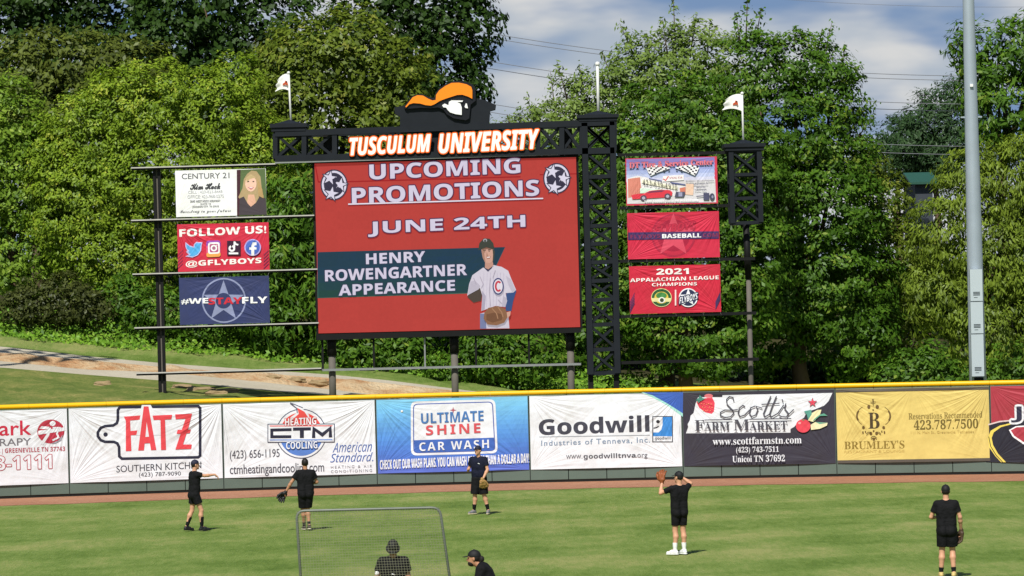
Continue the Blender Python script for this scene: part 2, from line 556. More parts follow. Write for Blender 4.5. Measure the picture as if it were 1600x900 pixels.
sheet('hill', XS, [165, 190, 220, 300, 420, 900, 6000], lambda x, y: hz(x, y), ground_mat('forest_floor', [(0.3, '#2c2a18'), (0.5, '#3d3c22'), (0.7, '#4a4a2a')], [(0.5, 0.5), (4, 0.5)], 0.05))
# flat tan rocks showing in the bank
def rock(name, px, py, Y, w, label):
    p = P(px, py, Y)
    z = hz(p.x, p.y)
    bm = bmesh.new()
    bmesh.ops.create_icosphere(bm, subdivisions=3, radius=1)
    r2 = random.Random(int(px * 7 + py))
    ph = [r2.uniform(0, 6) for _ in range(6)]
    for v in bm.verts:
        c = v.co.copy()
        k = 1 + 0.14 * math.sin(c.x * 4 + ph[0]) + 0.12 * math.sin(c.y * 5 + ph[1]) + 0.10 * math.sin(c.z * 9 + ph[2] + c.x * 3)
        v.co = Vector((c.x * w * .62, c.y * w * 0.4, round(c.z * 2.5) / 2.5 * 0.09 + c.z * 0.05)) * k
    me = bpy.data.meshes.new(name); bm.to_mesh(me); bm.free()
    o = link_mesh(name, me, plain('sandstone', '#927e5c', 0.9, 0, 0.35, 4, 0.03), loc=(p.x, p.y, z - 0.01))
    tag(o, label, 'rock', 'sandstone outcrops on the bank')
for (px, py, Y, w, lb) in ((285, 604, 134.5, .62, 'flat tan rock in the grass bank just right of the left signpost'),
                           (312, 607, 134.0, .75, 'wide flat tan rock in the grass bank above the white cutting board banner'),
                           (352, 607, 134.2, .85, 'broadest tan rock, in the shaded grass bank left of the heating and cooling banner'),
                           (338, 615, 132.6, .6, 'low tan rock lying nearest the yellow wall cap below the broad rock'),
                           (425, 584, 141.3, .55, 'tan rock poking out of the orange clay cut below the lowest left rail'),
                           (463, 590, 141.3, .6, 'tan rock in the orange clay cut left of the first screen post'),
                           (498, 594, 141.2, .5, 'tan rock in the orange clay cut right beside the first screen post'),
                           (160, 597, 134.0, .42, 'small pale stone alone in the grass bank left of the signpost')):
    rock('rock', px, py, Y, w, lb)

# ------------------------------------------------------------------ outfield wall
M_PAD = plain('green_padding', '#5c6c62', 0.55, 0, 0.10, 2.0, 0.01)
M_CAP = plain('yellow_cap', '#f0b800', 0.45, 0, 0.05, 3.0)
M_GAP = plain('dark_gap', '#151614', 0.9)
WH = 2.88
wall = empty('outfield_wall', (0, FY0, 0), 'long curved padded green outfield wall topped with a yellow pipe cap', 'wall')
inv = Vector((0, FY0, 0))
def wall_piece(s0, s1, o0, o1, z0, z1, n=4, bev=0.0):
    """solid block following the arc between arc lengths s0..s1, offsets o0 (front) .. o1 (back)"""
    vs, fs = [], []
    prof_ = [(o0 - bev, z0), (o0, z0 + bev), (o0, z1 - bev), (o0 - bev, z1), (o1, z1), (o1, z0)] if bev else [(o0, z0), (o0, z1), (o1, z1), (o1, z0)]
    k = len(prof_)
    for i in range(n + 1):
        s = s0 + (s1 - s0) * i / n
        for o_, z in prof_:
            p = arc(s, o_) - inv
            vs.append((p.x, p.y, z))
    for i in range(n):
        for j in range(k):
            fs.append((i * k + j, (i + 1) * k + j, (i + 1) * k + (j + 1) % k, i * k + (j + 1) % k))
    fs.append(tuple(range(k)))
    fs.append(tuple(range(n * k, n * k + k))[::-1])
    return vs, fs
def piece(name, mat, *a, **k):
    mb = MB(); mb._add(*wall_piece(*a, **k))
    return mb.build(name, mat, wall)
for i in range(-18, 18):
    s0 = FS0 + i * FSP / 4
    piece('pad_panel', M_PAD, s0 + 0.012, s0 + FSP / 4 - 0.012, 0.10, 0.012, 0.06, WH - 0.16, 2, 0.012)
piece('kick_board', M_GAP, FS0 - 4.5 * FSP, FS0 + 4.5 * FSP, 0.075, -0.05, -0.02, 0.055, 40)
piece('backing', M_GAP, FS0 - 4.5 * FSP, FS0 + 4.5 * FSP, 0.005, -0.08, 0.06, WH - 0.17, 40)
for i in range(-18, 18):
    s0 = FS0 + i * FSP / 4
    mb = MB()
    n = 4
    pts = []
    for j in range(n + 1):
        p = arc(s0 + 0.003 + (FSP / 4 - 0.006) * j / n, 0.04) - inv
        pts.append((p.x, p.y, WH - 0.075))
    mb.tube(pts, 0.075, 14, 0, False)
    mb.build('cap_section', M_CAP, wall, smooth=True)
for k in range(-4, 5):
    p = arc(FS0 + k * FSP, 0.05) - inv
    mb = MB(); mb.box((p.x, p.y + 0.06, WH / 2 - 0.1), (0.05, 0.2, WH - 0.2))
    mb.build('wall_post', M_GAP, wall)

# ------------------------------------------------------------------ trees
def unit(v):
    return v / np.maximum(np.linalg.norm(v, axis=1, keepdims=True), 1e-6)
def leaves(C, Nrm, size, aspect, rng, droop=0.3, tint=None):
    """diamond leaves with a folded midrib at C, facing Nrm"""
    n = len(C)
    Nrm = unit(Nrm)
    ax = rng.normal(size=(n, 3)); ax[:, 2] -= droop * 2
    ax = unit(ax - Nrm * np.sum(ax * Nrm, axis=1, keepdims=True))
    side = np.cross(Nrm, ax)
    L = (size * rng.uniform(0.65, 1.3, n))[:, None]
    W = L * aspect
    base = C - ax * L * 0.5
    tip = C + ax * L * 0.5 - Nrm * L * 0.10
    mid = C - ax * L * 0.06
    lf = mid + side * W * 0.5 - Nrm * W * 0.18
    rt = mid - side * W * 0.5 - Nrm * W * 0.18
    V = np.stack([base, rt, tip, lf], axis=1).reshape(-1, 3)
    Q = np.arange(4 * n, dtype=np.int32).reshape(n, 4)
    t = np.repeat(tint, 4) if tint is not None else None
    return V, Q, t
def crown_mesh(name, V, Q, T, mat, parent, origin):
    me = np_mesh(name, V - np.array(origin), Q)
    at = me.attributes.new('tint', 'FLOAT', 'POINT')
    at.data.foreach_set('value', T.astype(np.float32))
    return link_mesh(name, me, mat, parent)
LEAFCOUNT = [0]
def tree(name, label, cat, Y, lobes, mat, size=0.24, aspect=0.5, dens=1.0, seed=1, clump=0.5, group=None, trunk=0.22,
         shoots=(), depthf=0.8, droop=0.3, upb=0.5, base=None, fill=0.35, flat=0.65, shape=None):
    """lobes: (px, py, rx_px, ry_px, dY) read from the photo, turned into real ellipsoids around depth Y"""
    rng = np.random.default_rng(seed)
    es = []
    for lb in lobes:
        px, py, rx, ry = lb[:4]
        dY = lb[4] if len(lb) > 4 else 0
        c = P(px, py, Y + dY)
        k = (Y + dY) / F
        es.append((np.array(c), np.array((rx * k, (rx + ry) / 2 * k * depthf, ry * k))))
    Vs, Qs, Ts = [], [], []
    off = 0
    bx = P(base[0], base[1], Y) if base else Vector(es[0][0])
    bz = hz(bx.x, Y)
    origin = (bx.x, Y, bz)
    for ei, (c, r) in enumerate(es):
        area = 4 * math.pi * ((r[0] * r[1]) ** 1.6 / 3 + (r[0] * r[2]) ** 1.6 / 3 + (r[1] * r[2]) ** 1.6 / 3) ** (1 / 1.6)
        n = int(area * 0.85 * dens / (clump * clump))
        d = unit(rng.normal(size=(n * 2, 3)))
        keep = (d[:, 1] < 0.45) | (rng.random(n * 2) < 0.25)
        d = d[keep][:n]
        rad = rng.uniform(0.80, 1.06, len(d)) + 0.07 * np.sin(d[:, 0] * 7 + ei) + 0.06 * np.sin(d[:, 2] * 9 + 2 * ei)
        pts = c + d * r * rad[:, None]
        # inner fill so the crown is dense, not a shell
        m = int(n * fill)
        d2 = unit(rng.normal(size=(m, 3)))
        p2 = c + d2 * r * rng.uniform(0.35, 0.75, m)[:, None]
        pts = np.concatenate([pts, p2]); dd = np.concatenate([d, d2])
        ok = np.ones(len(pts), bool)
        for ej, (c2, r2) in enumerate(es):
            if ej == ei: continue
            q = np.linalg.norm((pts - c2) / r2, axis=1)
            ok &= (q > 0.62)
        ok &= pts[:, 2] > bz + 0.15
        pts, dd = pts[ok], dd[ok]
        if not len(pts): continue
        kk = int(max(10, 0.6 * (clump * clump * 4.2) / (size * size * aspect)))
        kk = min(kk, 120)
        ct = rng.random(len(pts))
        cs = clump * rng.uniform(0.6, 1.25, len(pts))
        C = np.repeat(pts, kk, axis=0)
        D = np.repeat(dd, kk, axis=0)
        g = rng.normal(size=C.shape)
        g = unit(g) * (rng.random(len(C)) ** 0.4)[:, None]
        g[:, 2] *= flat
        C = C + g * np.repeat(cs, kk)[:, None]
        Nn = D * 0.7 + g * 0.55 + np.array((0, -0.15, upb)) + rng.normal(size=C.shape) * 0.28
        v, q, t = leaves(C, Nn, size, aspect, rng, droop, np.repeat(ct, kk))
        Vs.append(v); Qs.append(q + off); Ts.append(t); off += len(v)
    root = empty(name, origin, label, cat, group)
    wood = MB()
    topc = np.mean([c for c, r in es], axis=0)
    H = max(0.8, topc[2] - bz)
    if trunk:
        pts = []
        for i in range(6):
            t = i / 5
            pts.append(((topc[0] - origin[0]) * t * t * 0.7 + 0.12 * math.sin(i * 1.9 + seed), 0.5 * t, -0.3 + H * t))
        wood.tube(pts, [trunk * (1.25 if i == 0 else 1 - 0.14 * i) for i in range(6)], 8)
        for c, r in es[:7]:
            st = Vector(pts[2 + (seed + int(c[0] * 3)) % 3])
            en = Vector(c) - Vector(origin) + Vector((0, 0.2, 0))
            md = (st + en) / 2 + Vector((0, 0, -0.3))
            wood.tube([st, md, en], [trunk * 0.5, trunk * 0.33, trunk * 0.12], 6)
    # upright sprouting shoots that break the outline
    for (px, py, bxp, byp) in shoots:
        tip = np.array(P(px, py, Y - 0.5)); bs = np.array(P(bxp, byp, Y - 0.2))
        ax = tip - bs
        Ls = np.linalg.norm(ax)
        wood.tube([Vector(bs) - Vector(origin), Vector((bs + tip) / 2) - Vector(origin), Vector(tip) - Vector(origin)], [0.035, 0.025, 0.008], 5)
        n = int(Ls * 34 * (0.24 / size))
        t = rng.random(n) ** 0.85
        spread = (0.34 * (1 - t) + 0.07)[:, None]
        gg = rng.normal(size=(n, 3)); 
        C = bs + ax * t[:, None] + gg * spread
        v, q, tt = leaves(C, gg + np.array((0, -0.5, 0.5)), size * 0.95, aspect, rng, droop, rng.uniform(0.3, 1, n))
        Vs.append(v); Qs.append(q + off); Ts.append(tt); off += len(v)
    V = np.concatenate(Vs); Q = np.concatenate(Qs); T = np.concatenate(Ts)
    LEAFCOUNT[0] += len(Q)
    crown_mesh('crown', V, Q, T, mat, root, origin)
    if wood.v: wood.build('trunk', M_BARK, root, smooth=True)
    return root
L_YEL = leaf_mat('leaf_yellow_green', '#526c16', '#88a130', '#a4ac40')
L_OLV = leaf_mat('leaf_olive', '#3e4e12', '#6e7f2a', '#8c9040')
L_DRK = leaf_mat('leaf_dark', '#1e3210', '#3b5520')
L_MID = leaf_mat('leaf_mid', '#2b4a0f', '#597d25', '#7c8f35')
L_BRT = leaf_mat('leaf_bright', '#446a1c', '#7ba434', '#94b046')
L_PAL = leaf_mat('leaf_pale', '#4c6422', '#7e9448')
L_BLU = leaf_mat('leaf_bluish', '#263f22', '#425c36')
L_BRN = leaf_mat('leaf_brown', '#31381a', '#535a2c')
GT = 'trees on the hillside behind the scoreboard'
def build_trees():
    # back row, tallest
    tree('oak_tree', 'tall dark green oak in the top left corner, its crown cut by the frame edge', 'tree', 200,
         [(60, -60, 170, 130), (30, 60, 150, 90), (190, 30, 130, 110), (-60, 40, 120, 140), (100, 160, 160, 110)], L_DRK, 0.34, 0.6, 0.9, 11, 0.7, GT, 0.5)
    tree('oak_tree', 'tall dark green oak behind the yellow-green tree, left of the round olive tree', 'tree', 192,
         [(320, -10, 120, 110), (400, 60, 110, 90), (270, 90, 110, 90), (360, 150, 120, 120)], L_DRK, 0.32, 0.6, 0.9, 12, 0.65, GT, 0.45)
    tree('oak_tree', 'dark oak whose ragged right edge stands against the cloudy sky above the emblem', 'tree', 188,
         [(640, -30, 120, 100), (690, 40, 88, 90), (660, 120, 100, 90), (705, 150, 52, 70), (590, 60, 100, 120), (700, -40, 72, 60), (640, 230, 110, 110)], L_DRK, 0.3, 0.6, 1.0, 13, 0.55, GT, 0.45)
    tree('oak_tree', 'dull olive tree in the left background under the top left oak', 'tree', 178,
         [(50, 110, 90, 60), (130, 100, 95, 55), (200, 105, 70, 50), (10, 150, 70, 70), (120, 190, 110, 90)], leaf_mat('leaf_dull', '#3a4618', '#66722e'), 0.28, 0.5, 0.9, 14, 0.5, GT, 0.3)
    tree('maple_tree', 'big round olive green tree behind the left flag, rising above the scoreboard beam', 'tree', 164,
         [(530, 100, 130, 80), (480, 150, 100, 100), (600, 160, 90, 85), (520, 220, 140, 110), (430, 200, 60, 90), (640, 210, 50, 60), (520, 330, 140, 130), (600, 330, 100, 120)],
         L_OLV, 0.26, 0.5, 1.0, 15, 0.5, GT, 0.35)
    # front row left
    tree('locust_tree', 'broad bright yellow-green tree behind the left column of signs', 'tree', 157,
         [(240, 170, 110, 75), (330, 190, 90, 85), (160, 210, 90, 85), (370, 130, 45, 45), (250, 280, 140, 110), (130, 320, 90, 110), (330, 320, 100, 110), (200, 400, 120, 90), (90, 270, 50, 70), (410, 250, 50, 70)],
         L_YEL, 0.17, 0.45, 1.1, 16, 0.40, GT, 0.3)
    tree('locust_tree', 'medium green tree at the left edge of the picture beside the yellow-green tree', 'tree', 158,
         [(10, 190, 65, 70), (-30, 260, 90, 110), (40, 300, 60, 90), (20, 400, 80, 90), (60, 230, 45, 60)], leaf_mat('leaf_fresh', '#466416', '#7f9c34', '#98aa48'), 0.20, 0.5, 1.0, 17, 0.42, GT, 0.25)
    tree('sumac_tree', 'leafy green tree with long leaves in the gap between the left signs and the screen', 'tree', 150,
         [(455, 320, 55, 70), (440, 400, 70, 70), (490, 430, 55, 80), (400, 460, 70, 60), (460, 500, 80, 55)], L_MID, 0.36, 0.28, 1.0, 18, 0.5, GT, 0.16, droop=0.6)
    tree('bush', 'dark brownish bush at the foot of the yellow-green tree, far left', 'bush', 150.5,
         [(90, 470, 70, 40), (40, 480, 45, 30), (140, 480, 40, 32)], L_BRN, 0.16, 0.5, 1.1, 19, 0.3, GT, 0.06)
    tree('bush', 'dark green bush in shade below the lowest left sign', 'bush', 151,
         [(260, 490, 80, 40), (340, 500, 80, 38), (200, 470, 50, 40), (430, 530, 70, 35)], L_MID, 0.2, 0.45, 1.0, 20, 0.35, GT, 0.06)
    # behind and under the screen
    tree('sumac_tree', 'green bushy tree under the left end of the screen, seen through the struts', 'tree', 149,
         [(560, 545, 55, 40), (620, 555, 50, 32), (530, 470, 50, 80)], L_MID, 0.26, 0.4, 1.0, 21, 0.38, GT, 0.1)
    tree('sumac_tree', 'bright green bushy tree under the middle of the screen', 'tree', 148.5,
         [(770, 550, 60, 45), (830, 560, 60, 40), (720, 575, 50, 28)], L_MID, 0.26, 0.4, 1.0, 22, 0.38, GT, 0.1)
    tree('maple_tree', 'shaded tree mostly hidden behind the big screen', 'tree', 155,
         [(700, 420, 150, 130), (840, 400, 110, 150), (780, 520, 140, 70), (620, 480, 110, 70)], L_MID, 0.26, 0.5, 0.6, 23, 0.5, GT, 0.25)
    # right of the emblem
    tree('locust_tree', 'low pale green treetop just right of the emblem board, against the sky', 'tree', 176,
         [(800, 220, 60, 38), (850, 210, 50, 50), (780, 240, 50, 40), (850, 300, 90, 90)], L_PAL, 0.22, 0.4, 0.9, 24, 0.38, GT, 0.2,
         shoots=((822, 150, 838, 195), (860, 112, 868, 180), (792, 178, 802, 210)))
    tree('locust_tree', 'tall pale green tree with wispy upright shoots, left of centre in the right group', 'tree', 162,
         [(1030, 120, 90, 70), (960, 160, 75, 60), (1100, 110, 70, 75), (900, 190, 55, 60), (1010, 210, 120, 90), (880, 250, 60, 80), (1120, 190, 70, 80)],
         L_PAL, 0.24, 0.4, 0.85, 25, 0.45, GT, 0.3,
         shoots=((1052, -5, 1056, 90), (1035, 30, 1045, 100), (1088, 22, 1078, 90), (975, 42, 1005, 110), (940, 82, 965, 140), (968, 36, 990, 85), (1010, 55, 1020, 110), (870, 95, 890, 170), (1110, 30, 1105, 90), (905, 100, 915, 160)))
    tree('maple_tree', 'large rich green tree behind the middle flagpole and the right sign column', 'tree', 154,
         [(1060, 190, 110, 70), (990, 250, 90, 80), (1120, 260, 110, 90), (940, 330, 60, 110), (1050, 350, 120, 110), (1140, 400, 100, 110), (1000, 450, 100, 100), (1100, 510, 110, 80), (930, 510, 70, 80)],
         L_MID, 0.22, 0.46, 1.05, 26, 0.62, GT, 0.3, flat=0.45, fill=0.3)
    tree('maple_tree', 'large rich green tree with ragged top between the right flag and the gap of sky', 'tree', 158,
         [(1240, 110, 75, 60), (1180, 120, 60, 70), (1300, 150, 50, 70), (1230, 200, 110, 80), (1310, 240, 55, 70), (1280, 330, 110, 90), (1200, 330, 90, 100), (1290, 440, 110, 100), (1200, 480, 110, 100), (1330, 520, 80, 70)],
         L_MID, 0.22, 0.46, 1.05, 27, 0.6, GT, 0.35, flat=0.45, fill=0.3,
         shoots=((1168, -5, 1165, 75), (1150, 20, 1158, 80), (1190, 12, 1178, 75), (1300, 35, 1285, 100), (1285, 45, 1275, 95), (1322, 70, 1310, 120), (1340, 105, 1322, 160), (1245, 40, 1240, 80), (1365, 180, 1330, 230)))
    tree('maple_tree', 'lighter green tree low in front of the green roofed house', 'tree', 163,
         [(1380, 330, 50, 60), (1360, 400, 70, 80), (1400, 430, 70, 90), (1350, 270, 40, 50), (1390, 510, 70, 70)], L_OLV, 0.22, 0.5, 1.0, 28, 0.42, GT, 0.2)
    tree('cedar_tree', 'dark bluish evergreen in the gap of sky left of the light pole', 'tree', 240,
         [(1460, 200, 50, 60), (1490, 190, 50, 70), (1430, 220, 45, 45), (1490, 240, 70, 60)], L_BLU, 0.36, 0.25, 1.0, 29, 0.6, GT, 0.3,
         shoots=((1442, 155, 1448, 190), (1470, 145, 1472, 180), (1490, 130, 1492, 170)))
    tree('cedar_tree', 'hazy green evergreen behind the green roofed house, left of the bluish one', 'tree', 246,
         [(1400, 215, 40, 35), (1440, 245, 60, 40), (1385, 250, 45, 40)], L_BLU, 0.36, 0.3, 1.0, 30, 0.6, GT, 0.3)
    tree('walnut_tree', 'tall green tree with feathery leaves behind the top of the light pole', 'tree', 159,
         [(1560, 90, 60, 60), (1620, 80, 60, 70), (1508, 75, 26, 40), (1580, 180, 70, 70), (1640, 190, 60, 90), (1540, 140, 45, 50)], L_MID, 0.34, 0.3, 0.9, 31, 0.48, GT, 0.28, droop=0.6,
         shoots=((1485, 70, 1512, 70),))
    tree('willow_tree', 'olive tree draped with vines at the right edge behind the light pole', 'tree', 154,
         [(1520, 300, 60, 70), (1590, 290, 60, 80), (1480, 370, 60, 80), (1550, 400, 80, 90), (1620, 420, 70, 100), (1470, 460, 60, 60), (1560, 520, 90, 80), (1640, 300, 60, 90)],
         leaf_mat('leaf_willow', '#485a16', '#7c9032'), 0.24, 0.3, 1.0, 32, 0.45, GT, 0.28, droop=1.2)
    tree('bush', 'bright green bush just above the yellow wall cap left of the light pole cabinets', 'bush', 146,
         [(1440, 575, 55, 40), (1480, 590, 40, 28), (1400, 590, 40, 24)], L_MID, 0.22, 0.45, 1.1, 33, 0.36, GT, 0.08)
    tree('bush', 'small green bush above the yellow wall cap at the right edge', 'bush', 146,
         [(1590, 575, 45, 40), (1560, 590, 30, 24), (1640, 580, 50, 40)], L_MID, 0.22, 0.45, 1.1, 34, 0.36, GT, 0.08)
    if 0: tree('bush', 'x', 'bush', 149,
         [(1060, 590, 90, 30), (1180, 590, 90, 30), (960, 585, 50, 34), (1290, 590, 70, 30)], L_DRK, 0.22, 0.5, 1.0, 35, 0.36, GT, 0.06)
build_trees()
def woodland():
    # the wood continues behind the front row: coarser, darker trees that close the gaps
    spots = [(-40, 420, 196), (90, 400, 187), (215, 430, 192), (350, 400, 186), (470, 440, 190), (600, 420, 194), (740, 470, 186), (870, 450, 190), (990, 440, 186),
             (1110, 470, 191), (1230, 450, 187), (1345, 470, 192), (1450, 480, 186), (1560, 440, 190), (1650, 430, 186)]
    lbs = ['shaded tree deep in the wood behind the medium green tree at the left edge', 'shaded tree deep in the wood behind the dark brownish bush',
           'shaded tree deep in the wood behind the left signpost', 'shaded tree deep in the wood behind the left column of signs',
           'shaded tree deep in the wood behind the gap left of the screen', 'shaded tree deep in the wood behind the left half of the screen',
           'shaded tree deep in the wood behind the ball player on the screen', 'shaded tree deep in the wood behind the right edge of the screen',
           'shaded tree deep in the wood behind the lattice tower', 'shaded tree deep in the wood behind the right column of signs',
           'shaded tree deep in the wood behind the right signpost', 'shaded tree deep in the wood left of the green roofed house',
           'shaded tree deep in the wood below the green roofed house', 'shaded tree deep in the wood behind the light pole', 'shaded tree deep in the wood at the right edge']
    for i, ((px, py, Y), lb) in enumerate(zip(spots, lbs)):
        dx = 20 * math.sin(i * 2.3)
        ext = [(px + dx, 300, 70, 80)] if (i < 11) else []
        if i in (12,): ext = []
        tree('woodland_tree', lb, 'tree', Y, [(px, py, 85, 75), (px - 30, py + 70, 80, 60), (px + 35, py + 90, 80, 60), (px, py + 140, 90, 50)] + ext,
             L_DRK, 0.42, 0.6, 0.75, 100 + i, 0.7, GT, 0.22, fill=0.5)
woodland()
def understory():
    for i, (px, lb) in enumerate(((930, 'shaded shrub under the trees behind the foot of the lattice tower'), (1040, 'shaded shrub under the trees below the champions sign'),
                                  (1150, 'shaded shrub under the trees behind the right signpost'), (1270, 'shaded shrub under the ragged topped tree, right of the right signpost'),
                                  (1370, 'shaded shrub under the trees left of the bright green bush'), (1500, 'shaded shrub under the trees behind the light pole cabinets'))):
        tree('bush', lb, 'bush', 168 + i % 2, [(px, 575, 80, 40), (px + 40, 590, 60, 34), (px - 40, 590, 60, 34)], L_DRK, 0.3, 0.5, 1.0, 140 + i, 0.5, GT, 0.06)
understory()
def weeds():
    rng = np.random.default_rng(77)
    n = 1500
    X = rng.uniform(-24, 6, n); Y = rng.uniform(148.5, 158, n)
    Vs = []
    C = np.stack([X, Y, np.array([hz(x, y) for x, y in zip(X, Y)])], axis=1)
    hgt = np.clip((Y - 147.5) * 0.16, 0.12, 0.75) * rng.uniform(0.6, 1.2, n)
    k = 14
    CC = np.repeat(C, k, axis=0)
    g = rng.normal(size=CC.shape) * 0.28
    CC[:, 0] += g[:, 0]; CC[:, 1] += g[:, 1]
    CC[:, 2] += np.repeat(hgt, k) * rng.random(len(CC))
    v, q, t = leaves(CC, g * 0.8 + np.array((0, -0.5, 0.8)) + rng.normal(size=CC.shape) * 0.4, 0.2, 0.5, rng, 0.3, np.repeat(rng.random(n), k))
    me = np_mesh('ground_cover', v, q)
    at = me.attributes.new('tint', 'FLOAT', 'POINT'); at.data.foreach_set('value', t.astype(np.float32))
    o = link_mesh('ground_cover', me, L_BRT)
    tag(o, 'bright green weeds and vines covering the slope below the left trees', 'ground cover', None, 'stuff')
weeds()
# ------------------------------------------------------------------ flat printed artwork
SETS = {'bold': (0x1D5D4, 0x1D5EE, 0x1D7EC), 'serif': (0x1D400, 0x1D41A, 0x1D7CE), 'script': (0x1D4D0, 0x1D4EA, None),
        'bi': (0x1D468, 0x1D482, 0x1D7CE), 'sbi': (0x1D63C, 0x1D656, 0x1D7EC), 'si': (0x1D608, 0x1D622, None), 'mono': (0x1D670, 0x1D68A, 0x1D7F6), 'sans': None}
def styled(s, st):
    m = SETS[st]
    if not m: return s
    r = ''
    for ch in s:
        if 'A' <= ch <= 'Z': r += chr(m[0] + ord(ch) - 65)
        elif 'a' <= ch <= 'z': r += chr(m[1] + ord(ch) - 97)
        elif ch.isdigit() and m[2]: r += chr(m[2] + ord(ch) - 48)
        else: r += ch
    return r
def text_geo(s, st='bold', shear=0.0, off=0.0, space=1.0):
    c = bpy.data.curves.new('t', 'FONT')
    c.body = styled(s, st); c.shear = shear; c.offset = off; c.resolution_u = 3; c.space_character = space
    o = bpy.data.objects.new('t', c)
    me = o.to_mesh()
    V = np.array([v.co[:2] for v in me.vertices]).reshape(-1, 2)
    Fs = [tuple(p.vertices) for p in me.polygons]
    o.to_mesh_clear()
    bpy.data.objects.remove(o); bpy.data.curves.remove(c)
    return V, Fs
STEP = 0.0016
class Art:
    """flat shapes in local metres (x right, z up) of a sign whose face looks at the plate; later shapes lie in front"""
    def __init__(s, conv, mat, z0=0.006):
        s.conv = conv; s.matf = mat
        s.v, s.f, s.m, s.mats, s.idx = [], [], [], [], {}
        s.lay = 0; s.z0 = z0; s.ng = 0; s.cur = 0; s.g = []
        s.ox = s.oy = 0.0; s.sc = 1.0
    def view(s, ox, oy, sc=1.0):
        s.ox, s.oy, s.sc = ox, oy, sc
        return s
    def xy(s, p):
        return s.conv(p[0] / s.sc + s.ox, p[1] / s.sc + s.oy)
    def mi(s, h):
        if h not in s.idx:
            s.idx[h] = len(s.mats); s.mats.append(s.matf(h))
        return s.idx[h]
    def raw(s, pts, faces, h, dz=0.0):
        b = len(s.v)
        y = -(s.z0 + STEP * s.lay + dz)
        s.v += [(p[0], y, p[1]) for p in pts]
        k = s.mi(h)
        for f in faces:
            s.f.append(tuple(i + b for i in f)); s.m.append(k); s.g.append(s.cur)
    def poly(s, pts, h):
        L = [s.xy(p) for p in pts]
        s.lay += 1
        s.raw(L, [tuple(range(len(L)))], h)
        return s
    def rect(s, x0, y0, x1, y1, h):
        return s.poly([(x0, y0), (x1, y0), (x1, y1), (x0, y1)], h)
    def quadrr(s, c4, r, h, n=5):
        """rounded quad given four corners"""
        pts = []
        c4 = [Vector(c) for c in c4]
        for i in range(4):
            p, a, b = c4[i], c4[i - 1], c4[(i + 1) % 4]
            u = (a - p).normalized() * r; w = (b - p).normalized() * r
            for k in range(n + 1):
                t = k / n
                pts.append(tuple((p + u) * (1 - t) ** 2 + p * 2 * t * (1 - t) + (p + w) * t * t))
        return s.poly(pts, h)
    def ell(s, cx, cy, rx, ry, h, n=28, a0=0, a1=360):
        pts = [(cx + rx * math.cos(math.radians(a0 + (a1 - a0) * i / n)), cy + ry * math.sin(math.radians(a0 + (a1 - a0) * i / n))) for i in range(n + (a1 - a0 < 360))]
        return s.poly(pts, h)
    def line(s, pts, w, h, closed=False, ends=None):
        """stroke of width w; ends = (w0, w1) tapering"""
        p = [Vector(a) for a in pts]
        n = len(p)
        Lp, Rp = [], []
        for i in range(n):
            a = p[(i - 1) % n] if (closed or i > 0) else p[i]
            b = p[(i + 1) % n] if (closed or i < n - 1) else p[i]
            d1 = (p[i] - a); d2 = (b - p[i])
            d = (d1.normalized() if d1.length > 1e-6 else Vector((0, 0))) + (d2.normalized() if d2.length > 1e-6 else Vector((0, 0)))
            d.normalize()
            nrm = Vector((-d.y, d.x))
            k = 1.0
            if d1.length > 1e-6: k = min(1.6, 1 / max(0.5, abs(nrm.dot(Vector((-d1.y, d1.x)).normalized()))))
            ww = w
            if ends: ww = ends[0] + (ends[1] - ends[0]) * i / max(1, n - 1)
            Lp.append(tuple(p[i] + nrm * ww / 2 * k)); Rp.append(tuple(p[i] - nrm * ww / 2 * k))
        pts2 = [s.xy(q) for q in Lp] + [s.xy(q) for q in Rp]
        fs = [(i, (i + 1) % n, (i + 1) % n + n, i + n) for i in range(n if closed else n - 1)]
        s.lay += 1
        s.raw(pts2, fs, h)
        return s
    def arcl(s, cx, cy, rx, ry, a0, a1, w, h, n=22, ends=None):
        return s.line([(cx + rx * math.cos(math.radians(a0 + (a1 - a0) * i / n)), cy + ry * math.sin(math.radians(a0 + (a1 - a0) * i / n))) for i in range(n + 1)], w, h, ends=ends)
    def star(s, cx, cy, r, h, rot=0, k=0.4, n=5):
        return s.poly([(cx + (r if i % 2 == 0 else r * k) * math.sin(math.radians(rot) + math.pi * i / n), cy - (r if i % 2 == 0 else r * k) * math.cos(math.radians(rot) + math.pi * i / n)) for i in range(2 * n)], h)
    def text(s, t, x0, y0, x1, y1, h, st='bold', outline=None, shear=0.0, off=0.0, space=1.0, slope=0.0):
        V, Fs = text_geo(t, st, shear, 0.0, space)
        if not len(V): return s
        s.ng += 1; s.cur = s.ng
        a = V.min(axis=0); b = V.max(axis=0)
        c = s.xy(((x0 + x1) / 2, (y0 + y1) / 2))
        l = s.xy((x0, (y0 + y1) / 2)); r = s.xy((x1, (y0 + y1) / 2)); tp = s.xy(((x0 + x1) / 2, y0)); bt = s.xy(((x0 + x1) / 2, y1))
        w = math.dist(l, r); hh = math.dist(tp, bt)
        U = (V - (a + b) / 2) / np.maximum(b - a, 1e-6) * np.array((w, hh))
        U[:, 1] += U[:, 0] * slope
        U += np.array(c)
        fat = off * hh / max(1e-6, (b - a)[1]) if (b - a)[1] > 0 else 0
        if outline:
            oh, ow = outline
            ow = ow / s.sc * s.mpp() + fat
            s.lay += 2
            for k in range(12):
                an = 2 * math.pi * k / 12
                s.raw(U + np.array((math.cos(an), math.sin(an))) * ow, Fs, oh, dz=-k * 0.00022)
        s.lay += 1
        if fat:
            for k in range(8):
                an = 2 * math.pi * k / 8 + .2
                s.raw(U + np.array((math.cos(an), math.sin(an))) * fat, Fs, h, dz=-(k + 1) * 0.00015)
        s.raw(U, Fs, h)
        s.cur = 0
        return s
